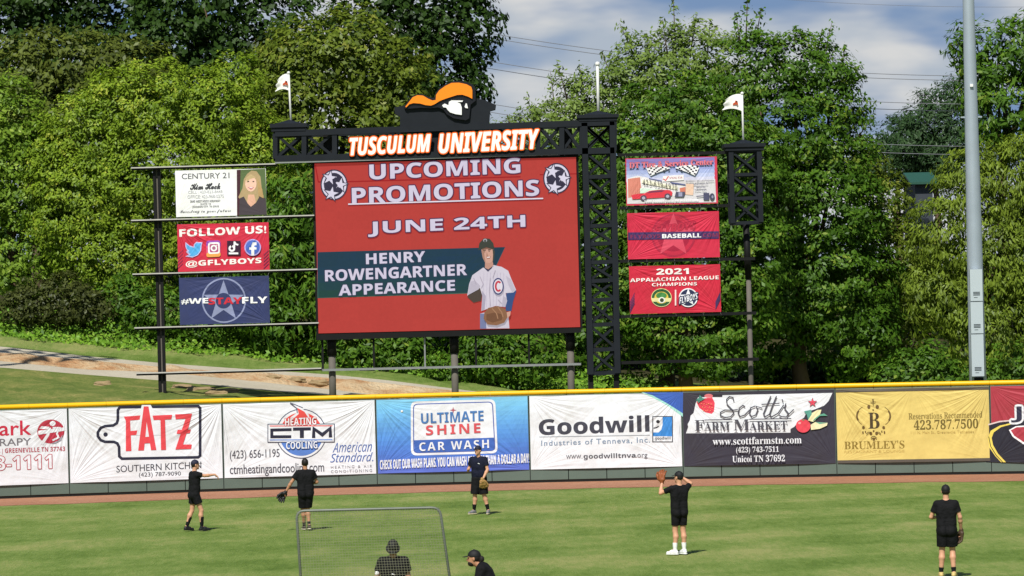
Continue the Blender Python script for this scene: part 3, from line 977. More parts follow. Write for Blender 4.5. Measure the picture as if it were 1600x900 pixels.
    def mpp(s):
        a = s.conv(0, 0); b = s.conv(1, 0)
        return math.dist(a, b)
    def build(s, name, parent):
        """each line of lettering is a mesh of its own; drawn shapes stay together"""
        out = None
        groups = sorted(set(s.g)) if name == 'lettering' else [None]
        for gi in groups:
            sel = [k for k in range(len(s.f)) if gi is None or s.g[k] == gi]
            used = sorted({i for k in sel for i in s.f[k]})
            mp = {v: n for n, v in enumerate(used)}
            me = bpy.data.meshes.new(name)
            me.from_pydata([s.v[i] for i in used], [], [tuple(mp[i] for i in s.f[k]) for k in sel])
            mu = sorted({s.m[k] for k in sel})
            me.polygons.foreach_set('material_index', np.array([mu.index(s.m[k]) for k in sel], dtype=np.int32))
            me.update()
            bm = bmesh.new(); bm.from_mesh(me)
            bm.normal_update()
            bmesh.ops.reverse_faces(bm, faces=[f for f in bm.faces if f.normal.y > 0])
            bm.to_mesh(me); bm.free()
            out = link_mesh(name if gi != 0 else 'printed_line', me, [s.mats[i] for i in mu], parent)
        return out
def slab(hw, hh, y0, y1, nx=1, nz=1):
    mb = MB(); mb.box((0, (y0 + y1) / 2, 0), (2 * hw, abs(y1 - y0), 2 * hh))
    return mb

# ------------------------------------------------------------------ banners on the wall
BZ0, BZ1 = 0.40, 2.70
BHW, BHH = FSP / 2 - 0.035, (BZ1 - BZ0) / 2
def wall_banner(k, base, label, border=None):
    s = FS0 + (k + 0.5) * FSP
    a = arc(s - FSP / 2 + 0.03, 0.115); b = arc(s + FSP / 2 - 0.03, 0.115)
    c = (a + b) / 2; c.z = (BZ0 + BZ1) / 2
    c.z += 0
    yaw = math.atan2(b.y - a.y, b.x - a.x)
    root = empty('wall_banner', c, label, 'banner', 'advertising banners along the outfield wall', yaw)
    mf = lambda h: vinyl(h, BHW, BHH)
    slab(BHW, BHH, -0.004, 0.004).build('sheet', mf(base), root)
    cy = math.cos(yaw)
    conv = lambda px, py: ((P(px, py, c.y).x - c.x) / cy, P(px, py, c.y).z - c.z)
    return root, Art(conv, mf), mf
def banners():
    NAVY, RED, WHT, BLK = '#2b2c3e', '#d8404c', '#e3e7ec', '#1f1f28'
    # pink and white banner at the left edge
    r, A, mf = wall_banner(-4, WHT, 'white banner with dark red word and striped round emblem, cut by the left edge')
    A.view(0, 590, 4.444)
    A.text('ark', -6, 302, 205, 402, '#c62f46', 'sans', off=0.012)
    A.text('ERAPY', -50, 424, 207, 474, '#77747a', 'sans', off=.008)
    A.text('8 | GREENEVILLE TN 37743', -20, 488, 436, 530, '#b04a58', 'bold')
    A.text('3-1111', -30, 542, 346, 640, WHT, 'bold', outline=('#b8404e', 5))
    A.build('lettering', r)
    E = Art(A.conv, mf).view(0, 590, 4.444)
    E.ell(340, 378, 92, 84, '#b5394a')
    E.ell(352, 322, 20, 18, WHT)
    E.poly([(278, 340), (330, 345), (320, 362), (262, 358)], WHT)
    E.poly([(255, 372), (440, 348), (440, 372), (255, 400)], WHT)
    E.line([(330, 350), (320, 400), (278, 466)], 20, WHT)
    E.line([(352, 352), (400, 352), (380, 392), (392, 420), (350, 440)], 12, WHT)
    E.poly([(392, 440), (420, 400), (410, 440), (370, 462), (340, 462)], '#9a9aa4')
    E.build('emblem', r)
    # cutting board banner
    r, A, mf = wall_banner(-3, WHT, 'white banner with tall red letters inside a dark cutting board outline')
    A.view(0, 590, 4.444)
    A.text('SOUTHERN KITCHEN', 812, 598, 1392, 645, '#4a4a52', 'sans', off=0.006, slope=.02)
    A.text('(423) 787-9090', 965, 656, 1252, 694, '#4a4a52', 'sans', off=0.004)
    A.build('lettering', r)
    E = Art(A.conv, mf).view(0, 590, 4.444)
    E.line([(835, 205), (1370, 200), (1384, 214), (1384, 545), (1370, 556), (850, 562), (832, 546), (830, 480), (818, 455), (795, 445), (735, 444), (705, 432), (686, 405), (686, 378), (705, 348), (735, 335), (790, 331), (815, 315), (822, 290), (822, 225)], 19, NAVY, True)
    E.ell(738, 393, 15, 15, NAVY)
    E.poly([(985, 190), (1045, 190), (1120, 330), (1120, 400), (930, 400)], WHT)
    RD = '#dc4a52'
    E.poly([(862, 270), (975, 262), (970, 292), (905, 297), (908, 370), (955, 366), (948, 398), (910, 400), (914, 508), (876, 510), (876, 300)], RD)
    E.poly([(960, 506), (998, 200), (1030, 200), (1084, 503), (1048, 504), (1040, 455), (1004, 457), (1000, 505)], RD)
    E.poly([(1010, 412), (1034, 410), (1018, 310)], WHT)
    E.poly([(1058, 264), (1192, 258), (1186, 290), (1143, 292), (1150, 502), (1116, 503), (1112, 293), (1066, 296)], RD)
    E.poly([(1212, 256), (1328, 252), (1300, 362), (1320, 362), (1312, 388), (1290, 389), (1266, 466), (1326, 466), (1322, 497), (1214, 500), (1250, 391), (1222, 390), (1230, 364), (1258, 363), (1284, 286), (1216, 290)], RD)
    E.build('emblem', r)
    # heating and cooling
    r, A, mf = wall_banner(-2, WHT, 'white banner with a round red and blue flame emblem and a web address')
    A.view(340, 590, 4.5)
    A.text('(423) 656-1195', 90, 506, 437, 582, '#55555e', 'sans', off=.008, slope=.01)
    A.text('ctmheatingandcooling.com', 90, 604, 748, 690, '#55555e', 'sans', off=.008)
    A.text('American', 806, 455, 1084, 525, '#4a66a8', 'si', shear=.15)
    A.text('Standard.', 790, 530, 1092, 594, '#4a66a8', 'si', shear=.15)
    A.text('HEATING & AIR', 795, 618, 1084, 638, '#88888e', 'sans', space=1.5)
    A.text('CONDITIONING', 795, 648, 1084, 668, '#88888e', 'sans', space=1.4)
    A.build('lettering', r)
    E = Art(A.conv, mf).view(340, 590, 4.5)
    E.ell(588, 395, 178, 176, '#54586c'); E.ell(588, 395, 171, 169, WHT)
    E.ell(588, 395, 150, 150, '#e0524c', 24, 200, 340)
    E.ell(588, 400, 152, 150, '#5a82cc', 24, 15, 165)
    E.poly([(490, 345), (512, 280), (560, 245), (575, 225), (545, 205), (525, 180), (580, 200), (640, 260), (660, 345)], WHT)
    E.poly([(500, 345), (530, 290), (570, 255), (560, 212), (610, 240), (640, 285), (690, 320), (690, 345)], '#e0524c')
    E.line([(510, 178), (540, 188), (598, 212)], 6, '#54586c')
    E.line([(512, 182), (556, 215), (560, 250)], 6, '#54586c')
    E.rect(352, 324, 822, 456, '#54586c'); E.rect(358, 330, 816, 450, WHT)
    E.rect(368, 336, 806, 343, '#e0524c'); E.rect(368, 434, 806, 441, '#5a82cc')
    E.line([(520, 365), (382, 368), (382, 415), (518, 415)], 21, NAVY)
    E.line([(530, 362), (655, 360)], 22, NAVY); E.line([(592, 362), (592, 424)], 28, NAVY)
    E.line([(674, 424), (676, 360), (735, 402), (790, 357), (792, 420)], 24, NAVY)
    E.text('HEATING', 474, 282, 692, 334, WHT, 'bold', outline=('#c8443e', 3), slope=.02)
    E.text('COOLING', 482, 448, 700, 500, WHT, 'bold', outline=('#40609c', 3))
    E.build('emblem', r)
    # car wash
    r, A, mf = wall_banner(-1, '#5f9bdc', 'blue banner with a white rounded sign lettered in blue and red for a car wash')
    A.view(580, 590, 4.5)
    n = 16
    cols = ['#7fc4e6', '#79bfe6', '#74b9e5', '#6fb2e4', '#69abe2', '#64a4e0', '#5f9cdd', '#5a95da', '#568ed6', '#5387d2', '#5180ce', '#507acb', '#5076c8', '#5272c6', '#5670c6', '#5b70c7']
    for i, cc in enumerate(cols):
        x0, x1 = -BHW, BHW
        zt, zb = BHH - 2 * BHH * i / n, BHH - 2 * BHH * (i + 1) / n
        A.lay = 0
        A.raw([(x0, zt), (x1, zt), (x1, zb), (x0, zb)], [(0, 1, 2, 3)], cc)
    A.build('print', r)
    E = Art(A.conv, mf, .009).view(580, 590, 4.5)
    def q(d): return [(278 + d, 168 + d), (872 - d, 152 + d), (890 - d, 532 - d), (280 + d, 548 - d)]
    E.quadrr(q(0), 42, WHT); E.quadrr(q(16), 34, '#4a5ea8'); E.quadrr(q(23), 28, WHT)
    E.poly([(302, 440), (862, 422), (868, 506), (848, 514), (318, 526), (304, 515)], '#4468b8')
    E.star(576, 229, 25, '#b05868', 0, .3, 4)
    E.build('emblem', r)
    A = Art(A.conv, mf, .030).view(580, 590, 4.5)
    A.text('ULTIMATE', 350, 241, 790, 314, '#4878b4', 'bold', slope=.02)
    A.text('SHINE', 384, 327, 768, 396, '#d4545c', 'bold', space=1.25, slope=.02)
    A.text('CAR WASH', 338, 446, 828, 506, WHT, 'bold', space=1.25, slope=.02)
    A.text('CHECK OUT OUR WASH PLANS. YOU CAN WASH FOR LESS THAN A DOLLAR A DAY!', 62, 556, 1110, 622, WHT, 'bold', off=.008, slope=.02)
    A.build('lettering', r)
    # thrift store
    r, A, mf = wall_banner(0, WHT, 'white banner with a wide grey word and a half smiling letter in a blue box')
    A.view(820, 590, 4.5)
    A.text('Goodwill', 100, 278, 874, 392, '#42434f', 'bold', off=.015, slope=.01)
    A.line([(102, 418), (880, 404)], 5, '#9aa0a8')
    A.text('Industries of Tenneva, Inc.', 116, 430, 880, 474, '#7d90a8', 'sans', off=.01, space=1.15, slope=.01)
    A.text('www.', 290, 543, 405, 572, '#77777e', 'sans')
    A.text('goodwilltnva', 413, 532, 778, 576, '#55555e', 'bold')
    A.text('.org', 780, 536, 862, 572, '#77777e', 'sans')
    A.build('lettering', r)
    E = Art(A.conv, mf).view(820, 590, 4.5)
    E.poly([(820, 104), (900, 140), (1000, 195), (1062, 240), (1110, 275), (1110, 245), (1000, 170), (900, 118), (870, 104)], '#9fd8cc')
    E.poly([(835, 104), (900, 125), (1000, 180), (1110, 250), (1112, 102)], '#3f62b4')
    E.rect(896, 270, 1040, 454, '#3c3c48'); E.rect(903, 276, 1034, 448, '#3f8ad6')
    E.poly([(903, 276), (968, 276), (968, 330), (960, 365), (940, 385), (903, 385)], WHT)
    E.ell(936, 309, 13, 12, BLK); E.arcl(908, 330, 34, 24, 20, 95, 8, BLK)
    E.poly([(903, 385), (940, 386), (962, 368), (960, 410), (903, 412)], '#3f8ad6')
    E.rect(903, 412, 1034, 448, WHT); E.text('goodwill', 915, 414, 1024, 442, '#3c3c48', 'bold')
    E.build('emblem', r)
    # farm market
    r, A, mf = wall_banner(1, '#3b3944', 'dark banner with a white state outline, a strawberry and farm market lettering')
    E = Art(A.conv, mf).view(1060, 590, 4.5)
    E.poly([(56, 394), (72, 350), (68, 330), (84, 300), (88, 270), (110, 250), (122, 190), (140, 140), (310, 138), (312, 124), (1078, 106), (1050, 165), (1020, 195), (960, 220), (900, 240), (880, 280), (850, 300), (812, 345), (786, 360), (786, 386)], WHT)
    E.poly([(130, 175), (165, 150), (240, 140), (258, 180), (252, 240), (235, 256), (190, 245), (150, 215)], '#dc4456')
    E.ell(215, 130, 30, 14, '#e88088')
    for i in range(14):
        E.ell(165 + (i * 37) % 80, 165 + (i * 23) % 70, 3, 4, '#f0a070', 8)
    E.poly([(124, 160), (150, 140), (152, 120), (172, 145), (190, 150), (160, 165), (140, 182), (140, 165)], '#4c8c7c')
    E.star(940, 174, 36, '#8a4a5a'); E.star(940, 174, 29, '#dc4c60')
    E.poly([(908, 300), (930, 250), (975, 225), (1002, 224), (990, 265), (945, 310)], '#e8e0b0')
    E.poly([(880, 235), (930, 225), (935, 255), (910, 295), (900, 260)], '#5a9c8c')
    E.poly([(940, 310), (990, 268), (1045, 266), (1020, 250), (990, 258), (950, 290)], '#62a48c')
    E.poly([(926, 330), (960, 310), (1045, 315), (1040, 335), (990, 358), (930, 366)], '#e4dfb4')
    E.poly([(960, 310), (1046, 316), (990, 325)], '#6aa890')
    E.ell(875, 338, 51, 47, '#dc4a58'); E.ell(850, 318, 10, 8, '#f0a0a0'); E.poly([(862, 296), (888, 292), (878, 302)], '#4c8c5c')
    E.build('emblem', r)
    A = Art(A.conv, mf, .05).view(1060, 590, 4.5)
    K = '#4b4b54'
    # flowing script word, one brush line per letter
    A.line([(392, 165), (385, 140), (360, 134), (340, 155), (345, 190), (380, 225), (392, 250), (370, 275), (330, 282), (298, 268), (298, 245), (330, 228), (375, 230), (420, 226)], 8, K)
    A.line([(470, 205), (455, 195), (430, 215), (422, 250), (435, 274), (465, 265), (505, 225)], 8, K)
    A.line([(540, 200), (510, 212), (500, 250), (515, 274), (545, 262), (560, 225), (545, 200), (590, 215)], 8, K)
    A.line([(650, 130), (620, 200), (598, 255), (610, 275), (645, 255)], 8, K); A.line([(585, 188), (710, 180)], 7, K)
    A.line([(690, 128), (660, 200), (640, 258), (655, 276), (700, 250), (740, 190)], 8, K)
    A.line([(755, 180), (745, 215), (772, 250), (760, 276), (725, 274), (706, 262)], 8, K); A.line([(770, 262), (810, 222)], 7, K)
    A.line([(728, 150), (735, 170)], 7, K)
    A.line([(188, 299), (380, 296)], 7, K); A.line([(500, 293), (792, 287)], 7, K)
    A.text('F', 118, 300, 186, 374, K, 'serif'); A.text('ARM', 184, 314, 362, 372, K, 'serif')
    A.text('M', 390, 294, 500, 370, K, 'serif'); A.text('ARKET', 500, 308, 764, 366, K, 'serif')
    A.text('www.scottfarmstn.com', 244, 416, 864, 468, WHT, 'serif')
    A.text('(423) 743-7511', 408, 484, 706, 536, WHT, 'serif'); A.text('Unicoi TN 37692', 382, 544, 748, 592, WHT, 'serif')
    A.build('lettering', r)
    # gold restaurant banner
    r, A, mf = wall_banner(2, '#d9c373', 'gold banner with a dark ornate crest and serif lettering')
    A.view(1290, 590, 4.5)
    D = '#6b5a34'
    A.text("BRUMLEY'S", 140, 446, 556, 504, '#8a7434', 'serif')
    A.text('RESTAURANT & LOUNGE', 140, 512, 556, 530, '#c4a85c', 'sans')
    A.text('Reservations Recommended', 584, 242, 1090, 286, '#8a7840', 'serif', slope=.01)
    A.text('423.787.7500', 620, 292, 1062, 360, '#6e6030', 'serif', slope=.01)
    A.text('111 N. Main St., Greeneville, Tennessee', 600, 372, 1034, 394, '#c0a860', 'sans')
    A.build('lettering', r)
    E = Art(A.conv, mf).view(1310, 610, 8.571)
    E.text('B', 410, 300, 560, 515, '#4a3e2c', 'serif'); E.line([(452, 310), (452, 505)], 26, '#4a3e2c')
    E.arcl(390, 345, 130, 130, 120, 245, 20, '#6a5430', ends=(6, 6)); E.arcl(388, 345, 126, 118, 150, 215, 22, '#6a5430')
    E.arcl(572, 345, 130, 130, 60, -65, 20, '#6a5430', ends=(6, 6)); E.arcl(574, 345, 126, 118, 30, -35, 22, '#6a5430')
    for x, y, a, b in ((418, 222, 20, 26), (530, 222, 22, 26), (348, 500, 18, 20), (614, 498, 18, 20), (475, 262, 10, 10), (482, 545, 12, 11), (446, 578, 18, 20), (520, 575, 18, 20), (484, 655, 18, 12), (342, 565, 10, 16), (625, 560, 10, 16), (375, 555, 9, 9), (590, 548, 9, 9)):
        E.ell(x, y, a, b, '#6a5430', 14)
    E.line([(440, 158), (475, 166), (508, 152)], 9, D); E.line([(474, 120), (476, 200)], 9, D); E.ell(474, 128, 13, 10, D, 12)
    E.line([(385, 590), (410, 565), (446, 562)], 11, D); E.line([(578, 585), (552, 562), (520, 560)], 11, D)
    E.arcl(484, 645, 34, 26, 180, 360, 12, D)
    E.build('emblem', r)
    for (x0, x1, z) in ((-BHW, BHW, BHH - 0.05), (-BHW, BHW, -BHH + 0.045)):
        mb = MB(); mb.box((0, -0.012, z), (2 * BHW, 0.006, 0.09)); mb.build('hem', mf('#5a544c'), r)
    # red banner at right edge
    r, A, mf = wall_banner(3, '#a83c48', 'dark red banner with a black road and yellow lines, cut by the right edge')
    E = Art(A.conv, mf).view(1290, 590, 4.5)
    E.poly([(1148, 345), (1240, 320), (1420, 300), (1500, 330), (1650, 340), (1700, 600), (1148, 600)], '#2c2c36')
    E.poly([(1146, 336), (1240, 308), (1400, 292), (1400, 300), (1240, 318), (1146, 346)], '#d8c8c4')
    E.poly([(1320, 322), (1240, 342), (1180, 378), (1160, 430), (1172, 500), (1210, 556), (1250, 600), (1284, 600), (1230, 540), (1196, 480), (1186, 430), (1200, 390), (1250, 352), (1320, 332)], '#e4d060')
    E.line([(1166, 420), (1180, 490), (1216, 550), (1262, 600)], 5, '#2c2c36')
    E.poly([(1304, 372), (1350, 345), (1500, 330), (1500, 500), (1400, 470), (1330, 420)], '#f0f0f0')
    E.poly([(1316, 374), (1356, 352), (1500, 345), (1500, 486), (1404, 456), (1340, 412)], '#a83c48')
    E.text('J', 1318, 205, 1392, 318, '#35364a', 'bold', outline=(WHT, 14))
    E.build('emblem', r)
banners()

# ------------------------------------------------------------------ scoreboard structure
SY = 131.0
M_STL = plain('black_painted_steel', '#1c2026', 0.6, 0.0, 0.3, 3, 0, 0.2)
M_STD = plain('black_steel_dull', '#161616', 0.6, 0.0, 0.3, 3, 0, 0.2)
M_GAL = plain('galvanised_steel', '#9a9c9a', 0.45, 0.5, 0.15, 8)
M_WOOD = plain('weathered_post', '#625d55', 0.8, 0, 0.2, 5)
M_RAIL_LIT = plain('rail_top_sunlit', '#b9b6ae', 0.6, 0, 0.2, 3)  # pale colour standing in for sunlight on the rail tops
M_WHITE = plain('white_paint', '#e8e8e6', 0.5, 0, 0.04, 3)
board = empty('scoreboard', (P(700, 600, SY).x, SY, hz(0, SY)), 'big black steel scoreboard with a red lit screen, lettered beam and lattice tower', 'scoreboard')
BO = board.location.copy()
def S(px, py, dy=0.0):
    p = P(px, py, SY) - BO
    return Vector((p.x, p.y + dy, p.z))
def Smid(a, b, t):
    return a + (b - a) * t
TD = 1.15
def lattice(name, ltop, rtop, lbot, rbot, levels, mat, wcol=0.2, wbr=0.085, whz=0.13, depth=TD, parent=board):
    """square lattice column between two drawn edges; levels are fractions from the top"""
    mb = MB()
    c = {}
    for dy in (0, depth):
        o_ = Vector((0, dy, 0))
        mb.bar(ltop + o_, lbot + o_, wcol); mb.bar(rtop + o_, rbot + o_, wcol)
    pts = []
    for t in levels:
        l = Smid(ltop, lbot, t); r = Smid(rtop, rbot, t)
        pts.append((l, r))
        for dy in (0, depth):
            mb.bar(l + Vector((0, dy + .003, 0)), r + Vector((0, dy + .003, 0)), whz)
        for p in (l, r):
            mb.bar(p, p + Vector((0, depth, 0)), whz * 0.9)
    for (l0, r0), (l1, r1) in zip(pts, pts[1:]):
        for dy in (-0.02, depth + 0.02):
            o_ = Vector((0, dy, 0))
            mb.bar(l0 + o_, r1 + o_, wbr, 0.04); mb.bar(r0 + o_ + Vector((0, .05, 0)), l1 + o_ + Vector((0, .05, 0)), wbr, 0.04)
        for p0, p1 in ((l0, l1), (r0, r1)):
            mb.bar(p0, p1 + Vector((0, depth, 0)), wbr * 0.8)
    return mb.build(name, mat, parent)
def cap_box(name, l, r, h, parent=board, depth=TD, over=0.12, peak=0.16):
    """flat cap with a low pyramid on a lattice column"""
    mb = MB()
    c = (l + r) / 2 + Vector((0, depth / 2, 0)); w = (r - l).length
    mb.box((c.x, c.y, c.z + h * 0.25), (w + 2 * over, depth + 2 * over, h * 0.5 - .01))
    mb.box((c.x, c.y, c.z + h * 0.75), (w + 2 * over + .1, depth + 2 * over + .1, h * 0.5))
    z = c.z + h
    a, b = (w + 2 * over) * 0.42, (depth + 2 * over) * 0.42
    vs = [(c.x - a, c.y - b, z), (c.x + a, c.y - b, z), (c.x + a, c.y + b, z), (c.x - a, c.y + b, z), (c.x, c.y, z + peak)]
    mb._add(vs, [(0, 1, 4), (1, 2, 4), (2, 3, 4), (3, 0, 4)])
    return mb.build(name, M_STL, parent)
def scoreboard():
    # screen
    tl, tr, br, bl = S(491, 257), S(900, 244), S(906.5, 510), S(498, 522)
    c = (tl + tr + br + bl) / 4
    hw = ((tr - tl).x + (br - bl).x) / 4; hh = ((tl - bl).z + (tr - br).z) / 4
    mb = MB(); mb.box((0, 0.35, 0), (2 * hw + 0.16, 0.5, 2 * hh + 0.14))
    cab = mb.build('screen_cabinet', M_STD, board, c)
    mb = MB(); mb.box((0, 0.06, 0), (2 * hw, 0.06, 2 * hh))
    scr = mb.build('screen', led('#be403a'), board, c)
    wc = BO + c
    conv = lambda px, py: (P(px, py, SY).x - wc.x, P(px, py, SY).z - wc.z)
    LW, LO = '#dad2e8', '#5a2c50'
    A = Art(conv, led, -0.026).view(480, 230, 3)
    A.poly([(48, 492), (928, 468), (880, 570), (820, 680), (52, 706)], '#3d5c6c')
    for i, h in enumerate(('#3a5684', '#3a587c', '#3b5c74', '#3c606c', '#3d6464', '#3e665c')):
        y0 = 492 + i * 36; y1 = y0 + 36
        A.lay = 1
        def xr(y): return 928 - (y - 468) * 0.5
        A.raw([A.xy(q) for q in ((48, y0), (xr(y0 - 22), y0 - 24), (xr(y1 - 22), y1 - 24), (48, y1))], [(0, 1, 2, 3)], h)
    A.line([(160, 162), (1000, 138)], 5, '#a81820'); A.line([(1090, 128), (1262, 124)], 4, '#a81820')
    A.line([(38, 85), (52, 162), (72, 162)], 5, '#a81820'); A.line([(345, 75), (352, 112)], 4, '#a81820'); A.line([(650, 65), (668, 138)], 4, '#a81820')
    A.build('screen_picture', scr)
    T = Art(conv, led, -0.012).view(480, 230, 3)
    T.text('UPCOMING', 292, 66, 998, 136, LW, 'bold', off=.012, outline=(LO, 5), slope=.02)
    T.text('PROMOTIONS', 210, 172, 1086, 246, LW, 'bold', off=.012, outline=(LO, 5), slope=.02)
    T.line([(192, 268), (1106, 241)], 9, LO); T.line([(192, 267), (1106, 240)], 6, '#f0e6f4')
    T.text('JUNE 24TH', 286, 334, 1022, 404, LW, 'bold', off=.012, outline=(LO, 5), slope=.02)
    LB = '#2c3a54'
    T.text('HENRY', 276, 494, 552, 542, LW, 'bold', off=.012, outline=(LB, 4), slope=.02)
    T.text('ROWENGARTNER', 84, 562, 748, 614, LW, 'bold', off=.012, outline=(LB, 4), slope=.02)
    T.text('APPEARANCE', 148, 634, 692, 684, LW, 'bold', off=.012, outline=(LB, 4), slope=.02)
    T.build('lettering', scr)
    # round three-star badges
    for cx, cy in ((126, 176), (1170, 146)):
        E = Art(conv, led, -0.012).view(480, 230, 3)
        E.ell(cx, cy, 64, 72, '#38344a'); E.ell(cx, cy, 58, 66, '#e2dcf0'); E.ell(cx, cy, 48, 56, '#38344a')
        for dx, dy, r_ in ((-20, -32, 34), (30, 0, 33), (-12, 42, 34)):
            E.star(cx + dx, cy + dy, r_ + 9, '#38344a', 10, .42); E.star(cx + dx, cy + dy, r_, '#e2dcf0', 10, .38)
        for dx, dy in ((6, -22), (-20, 4), (18, 22)):
            E.poly([(cx + dx, cy + dy - 15), (cx + dx + 13, cy + dy), (cx + dx, cy + dy + 15), (cx + dx - 13, cy + dy)], '#38344a')
        E.build('badge', scr)
    # the ball player shown on the screen (plain figure)
    E = Art(conv, led, -0.010).view(690, 350, 5)
    E.poly([(300, 700), (340, 690), (520, 690), (530, 815), (300, 818)], '#d4ccdc')
    E.poly([(300, 700), (345, 700), (350, 818), (300, 818)], '#7c84ac')
    E.poly([(305, 480), (320, 520), (310, 600), (250, 615), (200, 570), (225, 530)], '#52463e')
    E.poly([(505, 530), (585, 520), (560, 600), (545, 680), (500, 680)], '#3a5488')
    E.poly([(325, 340), (360, 360), (405, 320), (470, 335), (520, 365), (545, 430), (582, 515), (560, 535), (500, 540), (512, 600), (498, 650), (420, 640), (310, 680), (318, 560), (300, 500), (200, 560), (215, 470), (240, 400)], '#dcd4e2')
    for x in range(330, 500, 26):
        E.line([(x, 380), (x - 6, 650)], 2.5, '#c0b6cc')
    E.poly([(335, 345), (350, 352), (402, 318), (392, 345), (362, 372)], '#3e3c5c')
    E.poly([(225, 450), (260, 440), (300, 480), (290, 510), (205, 556), (212, 500)], '#c4bccc'); E.poly([(500, 400), (540, 430), (575, 512), (550, 528), (520, 470)], '#c8c0d0')
    E.poly([(315, 520), (345, 560), (335, 660), (312, 676), (318, 580)], '#b6aec2'); E.poly([(480, 560), (508, 580), (498, 648), (470, 640)], '#c2bacb')
    for q_ in ([(300, 410), (325, 470), (310, 500)], [(380, 420), (372, 520), (382, 640)], [(420, 360), (400, 420)], [(440, 590), (470, 620)], [(250, 420), (270, 470)]): E.line(q_, 5, '#b8aebe')
    E.poly([(340, 290), (400, 285), (404, 325), (365, 355), (338, 342)], '#c89888')
    E.poly([(310, 200), (340, 186), (400, 190), (414, 225), (402, 285), (375, 306), (340, 300), (322, 265)], '#d8a896')
    E.ell(336, 218, 7, 3, '#5a4038'); E.ell(372, 212, 7, 3, '#5a4038')
    E.poly([(312, 205), (330, 188), (336, 262), (345, 300), (326, 272)], '#b08470'); E.poly([(352, 215), (364, 250), (350, 252)], '#b88a76')
    E.line([(326, 208), (346, 204)], 6, '#5a4438'); E.line([(362, 202), (384, 200)], 6, '#5a4438'); E.poly([(318, 186), (400, 182), (404, 200), (360, 194), (316, 202)], '#8c6454')
    E.poly([(346, 256), (386, 250), (376, 268), (356, 271)], '#b07068'); E.poly([(350, 258), (382, 253), (376, 263), (356, 266)], '#f0e4e0')
    E.poly([(398, 200), (416, 210), (410, 280), (398, 300), (402, 240)], '#46463e')
    E.poly([(286, 205), (295, 150), (330, 112), (375, 115), (404, 150), (414, 200), (350, 182)], '#40443c')
    E.ell(340, 128, 16, 13, '#a8a8b0'); E.ell(340, 132, 8, 9, '#40443c')
    E.ell(442, 487, 44, 66, '#3e4478', 24); E.ell(442, 487, 35, 55, '#e8e0ea', 24)
    E.arcl(444, 487, 21, 36, 45, 315, 14, '#cc3a4c')
    E.poly([(335, 690), (365, 655), (440, 640), (500, 665), (520, 720), (490, 770), (430, 792), (360, 785), (328, 740)], '#92684c')
    E.poly([(350, 705), (420, 690), (480, 710), (470, 750), (400, 770), (350, 750)], '#7a543c')
    E.line([(395, 660), (430, 700), (440, 740)], 8, '#b08464'); E.line([(440, 650), (470, 690), (480, 730)], 8, '#b08464')
    E.poly([(508, 690), (540, 680), (535, 715), (515, 735)], '#d8a896')
    E.build('player_picture', scr)
    # light metal trim on top of the screen and frame under it
    mb = MB(); mb.bar(S(430, 254, -.05), S(872, 240.5, -.05), 0.07); mb.build('light_rail', M_GAL, board)
    mb = MB(); mb.bar(S(494, 527, .3), S(908, 515, .3), 0.2, 0.5); mb.build('bottom_frame', M_STD, board)
    # truss beam over the screen
    mb = MB()
    t0, t1, b0, b1 = S(430, 209), S(960, 191), S(430, 248), S(960, 235)
    for dy in (0, TD):
        o_ = Vector((0, dy, 0))
        mb.bar(t0 + o_, t1 + o_, 0.2); mb.bar(b0 + o_, b1 + o_, 0.2)
    ts = [0, 0.085, 0.175, 0.345, 0.5, 0.65, 0.775, 0.845, 0.905, 1.0]
    pts = [(Smid(t0, t1, t), Smid(b0, b1, t)) for t in ts]
    for a, b in pts:
        for dy in (0.004, TD - .004):
            mb.bar(a + Vector((0, dy, 0)), b + Vector((0, dy, 0)), 0.16)
        mb.bar(a, a + Vector((0, TD, 0)), 0.12); mb.bar(b, b + Vector((0, TD, 0)), 0.12)
    for i in (0, 1, 6, 7, 8):
        (a0, c0), (a1, c1) = pts[i], pts[i + 1]
        for dy in (-0.02, TD + .02):
            o_ = Vector((0, dy, 0))
            mb.bar(a0 + o_, c1 + o_, 0.09, .04); mb.bar(c0 + o_ + Vector((0, .05, 0)), a1 + o_ + Vector((0, .05, 0)), 0.09, .04)
    for i in (2, 3, 4, 5):
        (a0, c0), (a1, c1) = pts[i], pts[i + 1]
        mb.bar(a0 + Vector((0, TD, 0)), c1 + Vector((0, TD, 0)), 0.09)
    mb.build('beam', M_STL, board)
    for x, y0, y1 in ((512, 207, 247), (886, 198, 233)):
        mb = MB(); a = S(x, y0, .5); b = S(x, y1, .5); mb.box((a.x, a.y, (a.z + b.z) / 2), (0.34, 0.4, a.z - b.z - 0.1))
        mb.build('speaker', M_STD, board)
    mb = MB()
    a = S(672, 206, .12); b = S(690, 238, .12)
    mb.box(((a.x + b.x) / 2, a.y, (a.z + b.z) / 2), (0.42, .1, a.z - b.z))
    mb.build('beam_plate', M_STL, board)
    # channel letters: outlined block letters standing on the beam
    A = Art(lambda px, py: ((P(px, py, SY) - BO).x, (P(px, py, SY) - BO).z), lambda h: {'w': M_LETW, 'o': M_LETO, 'k': M_STD}[h], -(S(0, 0).y) + 0.16)
    for t, x0, y0, x1, y1 in (('TUSCULUM', 547, 213, 673, 240), ('UNIVERSITY', 686, 206, 842, 236)):
        A.text(t, x0, y0, x1, y1, 'k', 'sbi', outline=('k', 3.0), slope=.024)
        A.text(t, x0, y0, x1, y1, 'w', 'sbi', outline=('o', 1.7), slope=.024, off=.015)
        A.lay = 0
    A.build('lettering', board)
    # emblem board with stepped cornice
    def out(pts, y0, y1, name, mat, dy=0):
        mb = MB(); mb.prism([((S(*p)).x, (S(*p)).z) for p in pts], y0, y1)
        return mb.build(name, mat, board)
